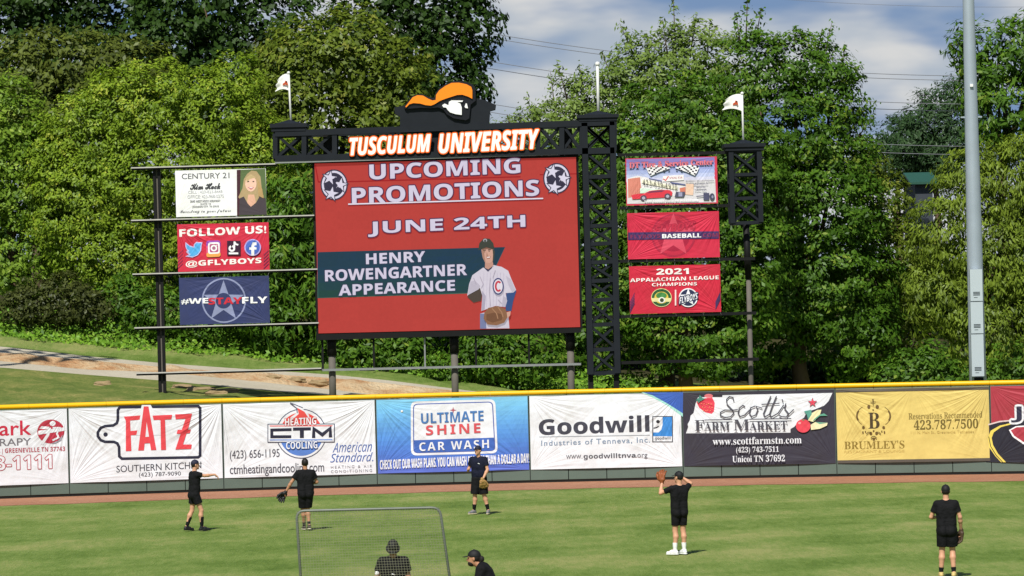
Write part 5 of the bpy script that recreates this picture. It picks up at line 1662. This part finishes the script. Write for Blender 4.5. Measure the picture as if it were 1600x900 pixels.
# ------------------------------------------------------------------ organic bodies: signed distance shapes turned into one mesh
class SDF:
    def __init__(s, k=0.02):
        s.p = []; s.cuts = []; s.k = k
    def cone(s, a, b, ra, rb, k=None, flat=False, sc=(1, 1, 1), rot=None, sub=False):
        s.p.append(('c', np.array(a, float), np.array(b, float), ra, rb, s.k if k is None else k, flat, sub)); return s
    def ell(s, c, r, R=None, k=None, sub=False):
        s.p.append(('e', np.array(c, float), np.array(r, float), np.eye(3) if R is None else np.array(R), None, s.k if k is None else k, None, sub)); return s
    def cut(s, p, n):
        s.cuts.append((np.array(p, float), np.array(n, float) / np.linalg.norm(n))); return s
    def bounds(s):
        lo, hi = [], []
        for q in s.p:
            if q[7]: continue
            if q[0] == 'c':
                r = max(q[3], q[4])
                lo.append(np.minimum(q[1], q[2]) - r); hi.append(np.maximum(q[1], q[2]) + r)
            else:
                r = max(q[2]); lo.append(q[1] - r); hi.append(q[1] + r)
        return np.min(lo, 0), np.max(hi, 0)
    def mesh(s, name, h=0.009):
        lo, hi = s.bounds()
        lo = lo - 3 * h; hi = hi + 3 * h
        n = np.ceil((hi - lo) / h).astype(int) + 1
        Fd = np.full(n, 0.3, np.float32)
        ax = [lo[i] + h * np.arange(n[i]) for i in range(3)]
        for q in s.p:
            k = q[5]
            pad = k + 3 * h
            if q[0] == 'c':
                r = max(q[3], q[4]); l = np.minimum(q[1], q[2]) - r - pad; u = np.maximum(q[1], q[2]) + r + pad
            else:
                r = max(q[2]); l = q[1] - r - pad; u = q[1] + r + pad
            i0 = np.clip(np.floor((l - lo) / h).astype(int), 0, n); i1 = np.clip(np.ceil((u - lo) / h).astype(int) + 1, 0, n)
            if np.any(i1 <= i0): continue
            X = np.stack(np.meshgrid(*[ax[i][i0[i]:i1[i]] for i in range(3)], indexing='ij'), -1)
            if q[0] == 'c':
                a, b = q[1], q[2]; ab = b - a; L2 = max(1e-9, ab @ ab)
                t = np.clip(((X - a) @ ab) / L2, 0, 1)
                d = np.linalg.norm(X - a - t[..., None] * ab, axis=-1) - (q[3] + (q[4] - q[3]) * t)
                if q[6]: d = np.maximum(d, ((X - b) @ ab) / math.sqrt(L2))
            else:
                w = (X - q[1]) @ q[3]
                kk = np.linalg.norm(w / q[2], axis=-1); k2 = np.linalg.norm(w / (q[2] ** 2), axis=-1)
                d = kk * (kk - 1) / np.maximum(k2, 1e-6)
            sl_ = tuple(slice(i0[i], i1[i]) for i in range(3))
            A = Fd[sl_]
            if q[7]:
                Fd[sl_] = np.maximum(A, -d)
            else:
                hh = np.maximum(k - np.abs(A - d), 0) / max(k, 1e-6)
                Fd[sl_] = np.minimum(A, d) - hh * hh * k * 0.25
        if s.cuts:
            X = np.stack(np.meshgrid(*ax, indexing='ij'), -1)
            for p, nn in s.cuts:
                Fd = np.maximum(Fd, ((X - p) @ nn).astype(np.float32))
        # surface nets
        neg = Fd < 0
        cx = [slice(None, -1), slice(1, None)]
        cnt = sum(neg[cx[i], cx[j], cx[k]].astype(np.int8) for i in (0, 1) for j in (0, 1) for k in (0, 1))
        act = (cnt > 0) & (cnt < 8)
        idx = np.full(act.shape, -1, np.int64)
        ids = np.argwhere(act)
        idx[act] = np.arange(len(ids))
        acc = np.zeros((len(ids), 3)); num = np.zeros(len(ids))
        I = ids
        for axis in range(3):
            o1, o2 = [x for x in range(3) if x != axis]
            for u in (0, 1):
                for v in (0, 1):
                    a = I.copy(); a[:, o1] += u; a[:, o2] += v
                    b = a.copy(); b[:, axis] += 1
                    fa = Fd[a[:, 0], a[:, 1], a[:, 2]]; fb = Fd[b[:, 0], b[:, 1], b[:, 2]]
                    cr = (fa < 0) != (fb < 0)
                    t = np.where(cr, fa / np.where(cr, fa - fb, 1), 0)
                    p = np.zeros((len(I), 3)); p[:, axis] = t; p[:, o1] = u; p[:, o2] = v
                    acc[cr] += p[cr]; num[cr] += 1
        V = lo + h * (I + acc / np.maximum(num, 1)[:, None])
        Qs = []
        for axis in range(3):
            o1, o2 = [(1, 2), (2, 0), (0, 1)][axis]
            sa = [slice(None)] * 3; sb = [slice(None)] * 3
            sa[axis] = slice(None, -1); sb[axis] = slice(1, None)
            A = neg[tuple(sa)]; B = neg[tuple(sb)]
            e = np.argwhere(A != B)
            e = e[(e[:, o1] > 0) & (e[:, o2] > 0) & (e[:, o1] < n[o1] - 1) & (e[:, o2] < n[o2] - 1)]
            fl = A[e[:, 0], e[:, 1], e[:, 2]]
            def g(du, dv):
                c = e.copy(); c[:, o1] -= du; c[:, o2] -= dv
                return idx[c[:, 0], c[:, 1], c[:, 2]]
            q4 = np.stack([g(1, 1), g(0, 1), g(0, 0), g(1, 0)], 1)
            q4[~fl] = q4[~fl][:, ::-1]
            Qs.append(q4)
        Q = np.concatenate(Qs)
        Q = Q[(Q >= 0).all(1)]
        return np_mesh(name, V, Q)

M_SKIN = plain('skin', '#cc9878', 0.55, 0, 0.06, 8)
M_SKIN2 = plain('skin_tanned', '#b58262', 0.55, 0, 0.06, 8)
M_BLK = plain('black_jersey', '#141416', 0.85, 0, 0.3, 9, 0.035, 0.2)
M_SHT = plain('black_shorts', '#111113', 0.8, 0, 0.3, 8, 0.035, 0.2)
M_NVY = plain('navy_jersey', '#171a2c', 0.85, 0, 0.2, 9, 0.035, 0.2)
M_HAIR = plain('dark_hair', '#1c1512', 0.6, 0, 0.4, 30)
M_SOLE = plain('pale_sole', '#d8c8a8', 0.7)
M_WSH = plain('white_shoe', '#ececea', 0.5, 0, 0.04)
M_BSH = plain('black_shoe', '#1a1a1c', 0.5, 0, 0.2)
M_SHOE3 = plain('tan_shoe', '#c8b070', 0.6, 0, 0.2, 12)
def v3(*a): return np.array(a, float)
def rotx(a):
    c, s = math.cos(a), math.sin(a); return np.array([[1, 0, 0], [0, c, -s], [0, s, c]])
def rotz(a):
    c, s = math.cos(a), math.sin(a); return np.array([[c, -s, 0], [s, c, 0], [0, 0, 1]])
def hand(b, W, D, N, sgn, curl=0.5, r=1.0):
    """palm, four unequal bent fingers, a thumb from the side; W wrist, D finger direction, N palm-facing direction"""
    D = D / np.linalg.norm(D); N = N - D * (N @ D); N = N / np.linalg.norm(N)
    Sd = np.cross(D, N) * sgn                              # towards the thumb
    for o_ in (-0.022, 0.0, 0.022):
        b.cone(W + Sd * o_ * 0.6 + D * .015, W + D * 0.085 + Sd * o_, 0.021, 0.017, 0.012)
    for o_, L in ((-0.033, 0.058), (-0.011, 0.075), (0.011, 0.08), (0.033, 0.072)):
        r0 = W + D * 0.088 + Sd * o_
        d1 = D * math.cos(curl * .7) + N * math.sin(curl * .7)
        d2 = D * math.cos(curl * 1.9) + N * math.sin(curl * 1.9)
        m = r0 + d1 * L * 0.55
        b.cone(r0, m, 0.0105, 0.0098, 0.004); b.cone(m, m + d2 * L * 0.5, 0.0098, 0.0085, 0.004)
    t0 = W + D * 0.03 + Sd * 0.032
    t1 = t0 + (D * 0.6 + Sd * 0.65 + N * 0.3) * 0.042
    b.cone(t0, t1, 0.014, 0.0115, 0.008); b.cone(t1, t1 + (D * 0.85 + Sd * 0.25 + N * 0.4) * 0.032, 0.0115, 0.0095, 0.004)
def person(label, pos, ang, pose, fit, size=1.0):
    """body-frame: x to the person's right, y forward, z up, metres for a 1.83 m adult; ang = heading turn in degrees from facing away"""
    R = math.radians
    sk = fit.get('skin', M_SKIN)
    root = empty('person', pos, label, 'person', 'ball players warming up on the outfield', R(ang))
    root.scale = (size, size, size)
    lean = R(pose.get('lean', 0)); pel = v3(0, 0, 0.97) + np.array(pose.get('pelvis', (0, 0, 0)))
    Rl = rotx(-lean) @ rotz(R(pose.get('twist', 0)))
    T = lambda x, y, z: pel + Rl @ v3(x, y, z)            # torso frame, from pelvis
    shR, shL = T(0.185, 0, 0.49), T(-0.185, 0, 0.49)
    hd = T(0, 0.02, 0.73) + np.array(pose.get('headoff', (0, 0, 0)))
    Rh = rotz(R(pose.get('headyaw', 0))) @ rotx(-R(pose.get('headpitch', 0)))
    H = lambda x, y, z: hd + Rh @ v3(x, y, z)
    aR, aL, lR, lL = pose['armR'], pose['armL'], pose['legR'], pose['legL']
    j = {k: np.array(v, float) for k, v in dict(eR=aR[0], wR=aR[1], eL=aL[0], wL=aL[1], kR=lR[0], nR=lR[1], kL=lL[0], nL=lL[1]).items()}
    tR, tL = np.array(lR[2], float), np.array(lL[2], float)
    hR, hL = pel + v3(0.085, 0, -0.03), pel + v3(-0.085, 0, -0.03)
    b = SDF(0.03)
    # trunk
    for sx in (-1, 1):
        b.cone(T(sx * .095, 0, .40), T(sx * .075, .005, .12), .108, .092, .05)
        b.cone(T(sx * .075, .005, .12), T(sx * .08, -.01, -.03), .092, .108, .05)
        b.cone(T(sx * .03, -.01, .53), T(sx * .16, -.005, .485), .05, .062, .05)
        b.ell(T(sx * .08, -.05, -.07), (.085, .085, .09), None, .04)
    b.cone(T(0, 0, .44), T(0, 0, .30), .09, .09, .05)
    b.cone(T(0, 0, .5), hd + Rh @ v3(0, -.02, -.06), .062, .055, .03)
    # head with face
    b.ell(hd + Rh @ v3(0, -.012, .03), (.076, .096, .10), Rh, .02)
    b.ell(hd + Rh @ v3(0, .022, -.045), (.060, .070, .075), Rh, .03)
    b.cone(H(0, .088, .02), H(0, .108, -.022), .010, .015, .012)
    b.cone(H(-.02, .088, -.056), H(.02, .088, -.056), .009, .009, .008)
    b.ell(H(0, .075, -.095), (.026, .024, .02), Rh, .02)
    for sx in (-1, 1):
        b.ell(H(sx * .078, -.008, -.005), (.012, .02, .032), Rh, .008)
        b.cone(H(sx * .015, .088, .036), H(sx * .05, .074, .034), .010, .009, .012)
    # arms
    for sh, e, w, sd, ar in ((shR, j['eR'], j['wR'], 1, aR), (shL, j['eL'], j['wL'], -1, aL)):
        b.cone(sh, sh + (e - sh) * .35, .056, .054, .04); b.cone(sh + (e - sh) * .3, e, .053, .039, .02)
        m = e + (w - e) * .3
        b.cone(e, m, .040, .043, .02); b.cone(m, w, .043, .027, .02)
        d = np.array(ar[2], float) if len(ar) > 2 else (w - e)
        nn = np.array(ar[3], float) if len(ar) > 3 else v3(-sd, .2, 0)
        hand(b, w, d, nn, sd, ar[4] if len(ar) > 4 else 0.45)
    for hp, kn, an, to in ((hR, j['kR'], j['nR'], tR), (hL, j['kL'], j['nL'], tL)):
        b.cone(hp, hp + (kn - hp) * .5, .094, .078, .04); b.cone(hp + (kn - hp) * .45, kn, .078, .056, .02)
        up = an - kn
        back = -to / np.linalg.norm(to)
        m = kn + up * .30 + back * .018
        b.cone(kn, m, .055, .062, .02); b.cone(m, kn + up * .7 + back * .006, .061, .043, .02); b.cone(kn + up * .65, an, .044, .036, .02)
        b.cone(an, an + to * .13 + v3(0, 0, -.045), .036, .03, .02)
    me = b.mesh('body', 0.009)
    link_mesh('body', me, sk, root, smooth=True)
    # shirt
    s = SDF(0.03); g = fit.get('loose', .014)
    for sx in (-1, 1):
        s.cone(T(sx * .097, 0, .40), T(sx * .082, .005, .12), .108 + g, .098 + g, .05)
        s.cone(T(sx * .082, .005, .12), T(sx * .086, -.01, -.02), .098 + g, .106 + g + .004, .05)
        s.cone(T(sx * .035, -.01, .525), T(sx * .165, -.005, .485), .05 + g, .066 + g, .05)
    s.cone(T(0, 0, .44), T(0, 0, .30), .09 + g, .09 + g, .05)
    s.cone(T(0, 0, .48), T(0, 0, .545), .07 + g, .062 + g * .7, .02, True)
    for sh, e in ((shR, j['eR']), (shL, j['eL'])):
        q = sh + (e - sh) * fit.get('sleeve', .62)
        s.cone(sh, q, .060 + g, .056 + g, .03, True)
    s.cut(T(0, 0, fit.get('hem', -.06)), -Rl @ v3(0, 0, 1))
    link_mesh('shirt', s.mesh('shirt', .010), fit.get('shirt', M_BLK), root, smooth=True)
    # shorts
    s = SDF(0.02); g = fit.get('sloose', .022); fl = fit.get('slen', .78)
    for hp, kn, sx in ((hR, j['kR'], 1), (hL, j['kL'], -1)):
        q = hp + (kn - hp) * fl
        s.cone(T(sx * .078, 0, .09), T(sx * .082, -.012, -.03), .096 + g * .5, .112 + g * .6, .03)
        s.ell(T(sx * .08, -.05, -.07), (.086 + g * .6,) * 3, None, .03)
        s.cone(hp, q, .096 + g, .076 + g * fit.get('flare', 1.3), .02, True)
    s.cut(T(0, 0, .11), Rl @ v3(0, 0, 1))
    link_mesh('shorts', s.mesh('shorts', .010), fit.get('shorts', M_SHT), root, smooth=True)
    # socks and shoes
    for an, kn, to in ((j['nR'], j['kR'], tR), (j['nL'], j['kL'], tL)):
        to = to / np.linalg.norm(to)
        fl_ = np.array((to[0], to[1], 0)); fl_ /= max(1e-6, np.linalg.norm(fl_))
        pitch = to[2]
        if fit.get('sock'):
            t = fit.get('sockh', .3)
            s = SDF(.015); top = an + (kn - an) * t
            s.cone(an + v3(0, 0, -.03), an + (kn - an) * min(t, .25), .042, .046, .015); s.cone(an + (kn - an) * min(t, .2), top, .046, .050 + .02 * t, .015, True)
            link_mesh('sock', s.mesh('sock', .008), fit['sock'], root, smooth=True)
        dn = v3(0, 0, -1) + fl_ * pitch * 0.8; dn /= np.linalg.norm(dn)
        s = SDF(.02); heel = an + dn * .05 - to * .035
        tip = an + dn * .058 + to * .175
        s.cone(heel, an + dn * .05 + to * .07, .042, .046, .02); s.cone(an + dn * .05 + to * .07, tip, .044, .034, .02); s.cone(an, heel + to * .03, .046, .044, .02)
        s.cone(an + v3(0, 0, 0) - to * .005, an + to * .09 + dn * .035, .044, .038, .02)
        sole_p = an + dn * .078
        s.cut(sole_p, dn); s.cut(an - dn * .012, -dn)
        shoe = link_mesh('shoe', s.mesh('shoe', .008), fit.get('shoe', M_BSH), root, smooth=True)
        s = SDF(.01)
        s.cone(an + dn * .085 - to * .04, an + dn * .085 + to * .07, .044, .048, .01); s.cone(an + dn * .085 + to * .07, an + dn * .085 + to * .18, .048, .037, .01)
        s.cut(an + dn * .096, dn); s.cut(sole_p - dn * .004, -dn)
        link_mesh('sole', s.mesh('sole', .008), fit.get('sole', M_SOLE), shoe, smooth=True)
    # headwear and hair
    hw_ = fit.get('cap')
    if hw_:
        s = SDF(.012)
        br = -1 if fit.get('capback') else 1
        s.ell(hd + Rh @ v3(0, -.012, .042), (.088, .108, .102), Rh, .01)
        s.cut(H(0, 0, .028), -Rh @ v3(0, -.12 * br, 1))
        if fit.get('bucket'):
            s2 = SDF(.012)
            s2.ell(hd + Rh @ v3(0, -.012, .045), (.092, .112, .108), Rh, .01); s2.cut(H(0, 0, .03), -Rh @ v3(0, 0, 1))
            link_mesh('cap', s2.mesh('cap', .007), hw_, root, smooth=True)
            mb = MB(); n = 28; vs = []
            for (ra, rb, z) in ((.086, .106, .034), (.118, .14, -.012), (.115, .137, -.020), (.084, .104, .024)):
                for i in range(n):
                    a = 2 * math.pi * i / n
                    vs.append(tuple(H(ra * math.cos(a), rb * math.sin(a) - .012, z)))
            fs = [(r_ * n + i, r_ * n + (i + 1) % n, ((r_ + 1) % 4) * n + (i + 1) % n, ((r_ + 1) % 4) * n + i) for r_ in range(4) for i in range(n)]
            mb._add(vs, fs); mb.build('brim', hw_, root, smooth=True)
        else:
            c = link_mesh('cap', s.mesh('cap', .007), hw_, root, smooth=True)
            s = SDF(.01)
            for o_ in (-.045, -.02, 0, .02, .045):
                s.cone(H(o_, .075 * br, .046), H(o_ * 1.15, (.175 - abs(o_) * .6) * br, .034), .008, .007, .01)
            link_mesh('brim', s.mesh('brim', .006), hw_, c, smooth=True)
            mb = SDF(.003); mb.ell(H(0, -.012, .143), (.012, .012, .008)); link_mesh('button', mb.mesh('button', .004), hw_, c, smooth=True)
    s = SDF(.012)
    if hw_:
        s.ell(hd + Rh @ v3(0, -.028, .015), (.082, .088, .085), Rh, .01)
        s.cut(H(0, -.012, 0), Rh @ v3(0, 1, .25)); s.cut(H(0, 0, -.05), -Rh @ v3(0, 0, 1))
        if fit.get('bun'):
            s.ell(hd + Rh @ v3(0, -.125, -.012), (.04, .045, .05), Rh, .03)
            s.ell(hd + Rh @ v3(0, -.105, -.05), (.035, .04, .04), Rh, .03)
    else:
        s.ell(hd + Rh @ v3(0, -.018, .038), (.087, .105, .108), Rh, .01)
        s.cut(H(0, .02, .03), Rh @ v3(0, 1, -.55)); s.cut(H(0, 0, -.055), -Rh @ v3(0, 0, 1))
    link_mesh('hair', s.mesh('hair', .007), M_HAIR, root, smooth=True)
    if fit.get('beard'):
        s = SDF(.012)
        s.ell(hd + Rh @ v3(0, .035, -.072), (.060, .066, .055), Rh, .02); s.cut(H(0, 0, -.048), Rh @ v3(0, -.35, 1))
        link_mesh('beard', s.mesh('beard', .006), M_HAIR, root, smooth=True)
    if fit.get('eyes'):
        for sx in (-1, 1):
            s = SDF(.004); s.ell(H(sx * .032, .086, .012), (.013, .008, .007), Rh)
            link_mesh('eye', s.mesh('eye', .004), plain('eye_dark', '#241a16', .3), root, smooth=True)
    if fit.get('logo'):
        c = T(fit['logo'][0], .125, fit['logo'][1])
        s = SDF(.004); s.cone(c - v3(.025, 0, .006), c + v3(.022, 0, .008), .006, .010)
        link_mesh('chest_mark', s.mesh('chest_mark', .004), M_WHITE, root, smooth=True)
    def W(p):
        return Vector(pos) + Matrix.Rotation(R(ang), 3, 'Z') @ (Vector(tuple(p)) * size)
    return root, W
def glove(label, W, D, N, mat, size=1.0, curl=0.35, group=None):
    """baseball mitt: broad palm, four fat fingers, thumb and web; W wrist point, D finger direction, N palm side (world)"""
    D = np.array(D, float); D /= np.linalg.norm(D); N = np.array(N, float); N -= D * (N @ D); N /= np.linalg.norm(N); S_ = np.cross(D, N)
    W = np.array(W, float); O = v3(0, 0, 0)
    q = SDF(.02); z = size
    p = lambda a, b, c: (D * a + S_ * b + N * c) * z
    q.cone(p(-.03, 0, 0), p(.03, 0, 0), .042 * z, .05 * z)
    for b in (-.05, -.02, .02, .05): q.cone(p(.03, b * .8, 0), p(.12, b, .01), .036 * z, .03 * z, .02)
    for b, L in ((-.065, .085), (-.025, .115), (.015, .12), (.055, .105)):
        q.cone(p(.12, b, .01), p(.12 + L * .6, b * 1.15, .02 + .03 * curl), .023 * z, .021 * z, .01)
        q.cone(p(.12 + L * .6, b * 1.15, .02 + .03 * curl), p(.12 + L, b * 1.15, .05 + .09 * curl), .021 * z, .018 * z, .01)
    q.cone(p(.05, .075, .01), p(.14, .125, .035), .03 * z, .024 * z, .015); q.cone(p(.14, .125, .035), p(.20, .12, .07), .024 * z, .019 * z, .01)
    for t in (.12, .15, .18): q.cone(p(t, .075, .02), p(t, .12, .045), .012 * z, .012 * z, .01)
    q.ell(p(.10, .01, .055), (.05 * z,) * 3, None, .01, True)
    o = link_mesh('baseball_glove', q.mesh('baseball_glove', .007), mat, None, tuple(W), True)
    tag(o, label, 'baseball glove', 'baseball gloves worn by the players')
    return o
def ball(label, c):
    bm = bmesh.new(); bmesh.ops.create_uvsphere(bm, u_segments=20, v_segments=12, radius=.037)
    me = bpy.data.meshes.new('baseball'); bm.to_mesh(me); bm.free()
    o = link_mesh('baseball', me, M_WHITE, None, tuple(c), True)
    tag(o, label, 'baseball', 'baseballs')
    mb = MB()
    pts = [(.0378 * math.cos(t) * math.cos(.45 * math.sin(2 * t)), .0378 * math.sin(t) * math.cos(.45 * math.sin(2 * t)), .0378 * math.sin(.45 * math.sin(2 * t))) for t in [2 * math.pi * i / 40 for i in range(41)]]
    mb.tube(pts, .0014, 4, 0, False); mb.build('seam', plain('red_thread', '#b02028', .7), o)
    return o
G_BLK = plain('glove_black', '#18181a', 0.55, 0, .3, 20)
G_TAN = plain('glove_tan', '#a8824c', 0.6, 0, .2, 20)
G_BRN = plain('glove_brown', '#8a4a24', 0.55, 0, .25, 20)
G_DBR = plain('glove_dark_brown', '#4a3826', 0.6, 0, .3, 20)
def wp(px, py):
    p = G(px, py); return (p.x, p.y, 0)
SCL = 0.98
def people():
    AN = .095
    # 1: stepping right with the throwing arm out
    r, W = person('person in black with tall black socks, one arm stretched out to the right', wp(305, 829), -72,
        dict(lean=2, twist=8, armR=((.20, .24, 1.42), (.17, .52, 1.44), (0, .75, -.65), (0, -.6, -.6), .5), armL=((-.25, -.04, 1.16), (-.20, .10, .95), (.0, .3, -.9), (1, 0, 0), .6),
             legR=((.12, .15, .52), (.12, .15, AN), (.1, 1, 0)), legL=((-.10, -.05, .51), (-.11, -.20, AN + .01), (-.15, 1, -.08))),
        dict(cap=plain('navy_cap', '#1b1d33', .7, 0, .2), sock=M_BLK, sockh=.62, shoe=M_BSH, sole=M_BSH, slen=.58, eyes=True, flare=1.5), .99)
    # 2: walking away, glove hanging out to the left
    r, W = person('person in black walking away, black glove held low to the left', wp(479, 828), 10,
        dict(lean=0, armR=((.30, .02, 1.22), (.22, .24, 1.18), (-.6, .6, .2)), armL=((-.36, .0, 1.24), (-.50, .06, 1.00), (-.4, .1, -.9), (1, .2, 0), .7),
             legR=((.05, .10, .52), (.07, -.02, AN + .02), (-.05, 1, -.15)), legL=((-.07, .10, .51), (-.03, .22, AN), (-.1, 1, 0))),
        dict(sock=M_BSH, sockh=.22, shoe=plain('dark_brown_shoe', '#2a201c', .6, 0, .3), sole=plain('cream_sole', '#e0d4c0', .6), slen=.85, loose=.024, sloose=.026, skin=M_SKIN2), .99)
    glove('black glove hanging from the left hand of the walking player', W((-.52, .07, .97)), (-.55, .1, -.75), (.3, -.8, -.1), G_BLK, 1.05)
    # 3: facing the camera before the blue banner
    r, W = person('person in navy shirt and black shorts facing the seats before the blue banner', wp(750, 803), 158,
        dict(lean=2, headyaw=-14, armR=((.30, -.02, 1.22), (.24, .20, 1.16), (-.2, .5, .5), (-1, 0, .2), .6), armL=((-.27, .05, 1.19), (-.20, .20, .96), (.1, .3, -.9), (1, .2, 0), .6),
             legR=((.12, .04, .52), (.16, .02, AN), (.45, .9, 0)), legL=((-.15, .04, .52), (-.24, -.01, AN), (-.25, 1, 0))),
        dict(cap=plain('navy_cap', '#1b1d33', .7, 0, .2), shirt=M_NVY, sock=M_BLK, sockh=.40, shoe=plain('grey_white_shoe', '#77777a', .5, 0, .6, 14), slen=.97, sloose=.034, loose=.018, eyes=True, logo=(-.06, .39)), 1.0)
    glove('tan glove in front of the thigh of the player facing the seats', W((-.19, .24, .92)), (.1, .15, -1), (0, 1, .1), G_TAN, 1.05)
    # 4: arms raised, brown glove up
    r, W = person('person in black with white socks and shoes, both arms raised beside the head', wp(1063, 866), 22,
        dict(lean=-2, headyaw=28, armR=((.34, .10, 1.55), (.17, .22, 1.70), (-.6, .5, .3), (-.6, -.3, -.3), .6), armL=((-.38, .14, 1.36), (-.30, .22, 1.60), (-.1, .2, 1), (.3, .9, 0), .5),
             legR=((.09, .02, .52), (.09, -.02, AN), (-.15, 1, 0)), legL=((-.10, .03, .52), (-.13, -.01, AN), (-.75, .8, 0))),
        dict(cap=plain('black_cap', '#141416', .7, 0, .2), sock=plain('white_sock', '#e6e6e4', .8, 0, .05), sockh=.38, shoe=M_WSH, sole=M_WSH, slen=.72, sloose=.012, loose=.008, flare=1.0, eyes=True), 1.0)
    glove('brown glove raised beside the head of the player in white shoes', W((-.30, .23, 1.62)), (-.05, .1, 1), (.5, .9, 0), G_BRN, 1.05)
    # 5: back view on the right
    r, W = person('person in black seen from behind, dark glove hanging at the right hand', wp(1481, 902), -4,
        dict(lean=1, armR=((.27, .0, 1.19), (.29, .12, .93), (.05, .15, -1), (-1, 0, 0), .6), armL=((-.30, .05, 1.20), (-.19, .24, 1.18), (.6, .6, .1)),
             legR=((.11, .07, .52), (.12, -.02, AN), (.25, 1, 0)), legL=((-.10, .04, .52), (-.13, .02, AN), (-.1, 1, 0))),
        dict(cap=plain('black_cap', '#141416', .7, 0, .2), sock=M_BLK, sockh=.22, shoe=M_SHOE3, sole=M_SOLE, slen=.78, sloose=.024, loose=.010), 1.0)
    glove('dark brown glove hanging at the right side of the rightmost player', W((.29, .13, .90)), (-.1, .2, -1), (-.8, -.5, 0), G_DBR, 1.05)
    # 6: behind the net, looking down
    p = P(615, 900, 64.6)
    r, W = person('person in black shirt and bucket hat looking down behind the protective net', (p.x, 64.6, 0), 182,
        dict(lean=8, headpitch=38, headoff=(0, .03, -.01), armR=((.28, .02, 1.20), (.25, .20, 1.06), (.35, .45, .1), (-.6, .3, .6), .8), armL=((-.25, .02, 1.19), (-.08, .24, 1.14), (.5, .4, -.3), (0, -.4, .8), .6),
             legR=((.11, .06, .52), (.13, .0, AN), (.2, 1, 0)), legL=((-.11, .06, .52), (-.13, .0, AN), (-.2, 1, 0))),
        dict(cap=plain('black_cap', '#141416', .7, 0, .2), bucket=True, sock=M_BLK, shoe=M_BSH, loose=.022, logo=(0, .30), eyes=True, skin=M_SKIN2), 1.0)
    # 7: leaning forward, facing left
    p = P(752, 900, 62.6)
    r, W = person('person in black shirt and cap with tied back hair and dark beard, leaning left', (p.x + .12, 62.6, 0), 84,
        dict(lean=24, pelvis=(0, -.10, .02), headpitch=2, headoff=(0, .02, -.05), armR=((.24, .18, 1.08), (.18, .36, .92), (0, .6, -.7)), armL=((-.24, .18, 1.08), (-.18, .36, .92), (0, .6, -.7)),
             legR=((.11, .06, .52), (.12, -.06, AN), (.1, 1, 0)), legL=((-.11, .06, .52), (-.12, -.06, AN), (-.1, 1, 0))),
        dict(cap=plain('black_cap', '#141416', .7, 0, .2), bun=True, beard=True, eyes=True, sock=M_BLK, shoe=M_BSH, loose=.024, skin=M_SKIN2), 1.0)
people()
bp = P(589, 896, 64.35); ball('baseball held in the fingers of the player behind the net', bp)
bp = P(628, 643, 112); ball('baseball in flight before the blue banner, above the players', bp)

# ------------------------------------------------------------------ protective net frame
def net_frame():
    Y = 63.0
    tl, tr = P(463, 798, Y), P(687, 793.5, Y)
    k = 2.42
    bl = Vector((tl.x + .10, Y - .0, 0.03)); br = Vector((tr.x + .28, Y, 0.03))
    tl.z = tr.z = (tl.z + tr.z) / 2
    base = Vector(((bl.x + br.x) / 2, Y, 0))
    root = empty('net_screen', base, 'protective practice screen, grey pipe frame with square mesh net, before the bucket hat player', 'practice net')
    tl, tr, bl, br = [q - base for q in (tl, tr, bl, br)]
    r = 0.023
    rr = .13
    def corner(p, a, b):
        u = (a - p).normalized() * rr; w = (b - p).normalized() * rr
        return [(p + u) * (1 - t) ** 2 + p * 2 * t * (1 - t) + (p + w) * t * t for t in (0, .25, .5, .75, 1)]
    pts = [bl] + corner(tl, bl, tr) + corner(tr, tl, br) + [br]
    mb = MB(); mb.tube(pts, r, 10); mb.tube([bl, br], r, 10)
    mb.build('frame', plain('galvanised_pipe', '#6e736a', .5, .2, .2, 6), root, smooth=True)
    mb = MB()
    for a in (bl, br):
        mb.tube([a + Vector((0, -.75, 0)), a + Vector((0, .75, 0))], r, 10)
    mb.build('foot', plain('galvanised_pipe', '#6e736a', .5, .2, .2, 6), root, smooth=True)
    net = MB()
    m = .042; w = .0022
    nx = int((tr - tl).x / m); nz = int((tl - bl).z / m)
    rng = random.Random(3)
    def pt(u, v):
        a = bl.lerp(br, u); b = tl.lerp(tr, u)
        q = a.lerp(b, v); q.y += .06 * math.sin(u * math.pi) * math.sin(v * math.pi) - .02
        return q
    for i in range(nx + 1):
        u = i / nx
        net.tube([pt(u, t / 6) for t in range(7)], w, 4, 0, False)
    for jv in range(nz + 1):
        v = jv / nz
        net.tube([pt(t / 6, v) for t in range(7)], w, 4, 0, False)
    net.build('netting', plain('net_cord', '#8b8a72', .8), root)
    mb = MB()
    for a, b in ((tl, bl), (tr, br)):
        for i in range(1, 14):
            q = a.lerp(b, i / 14); mb.tube([q + Vector((0, -.03, 0)), q + Vector((0, .03, .01))], .006, 5)
    mb.build('lacing', plain('net_cord', '#8b8a72', .8), root)
net_frame()
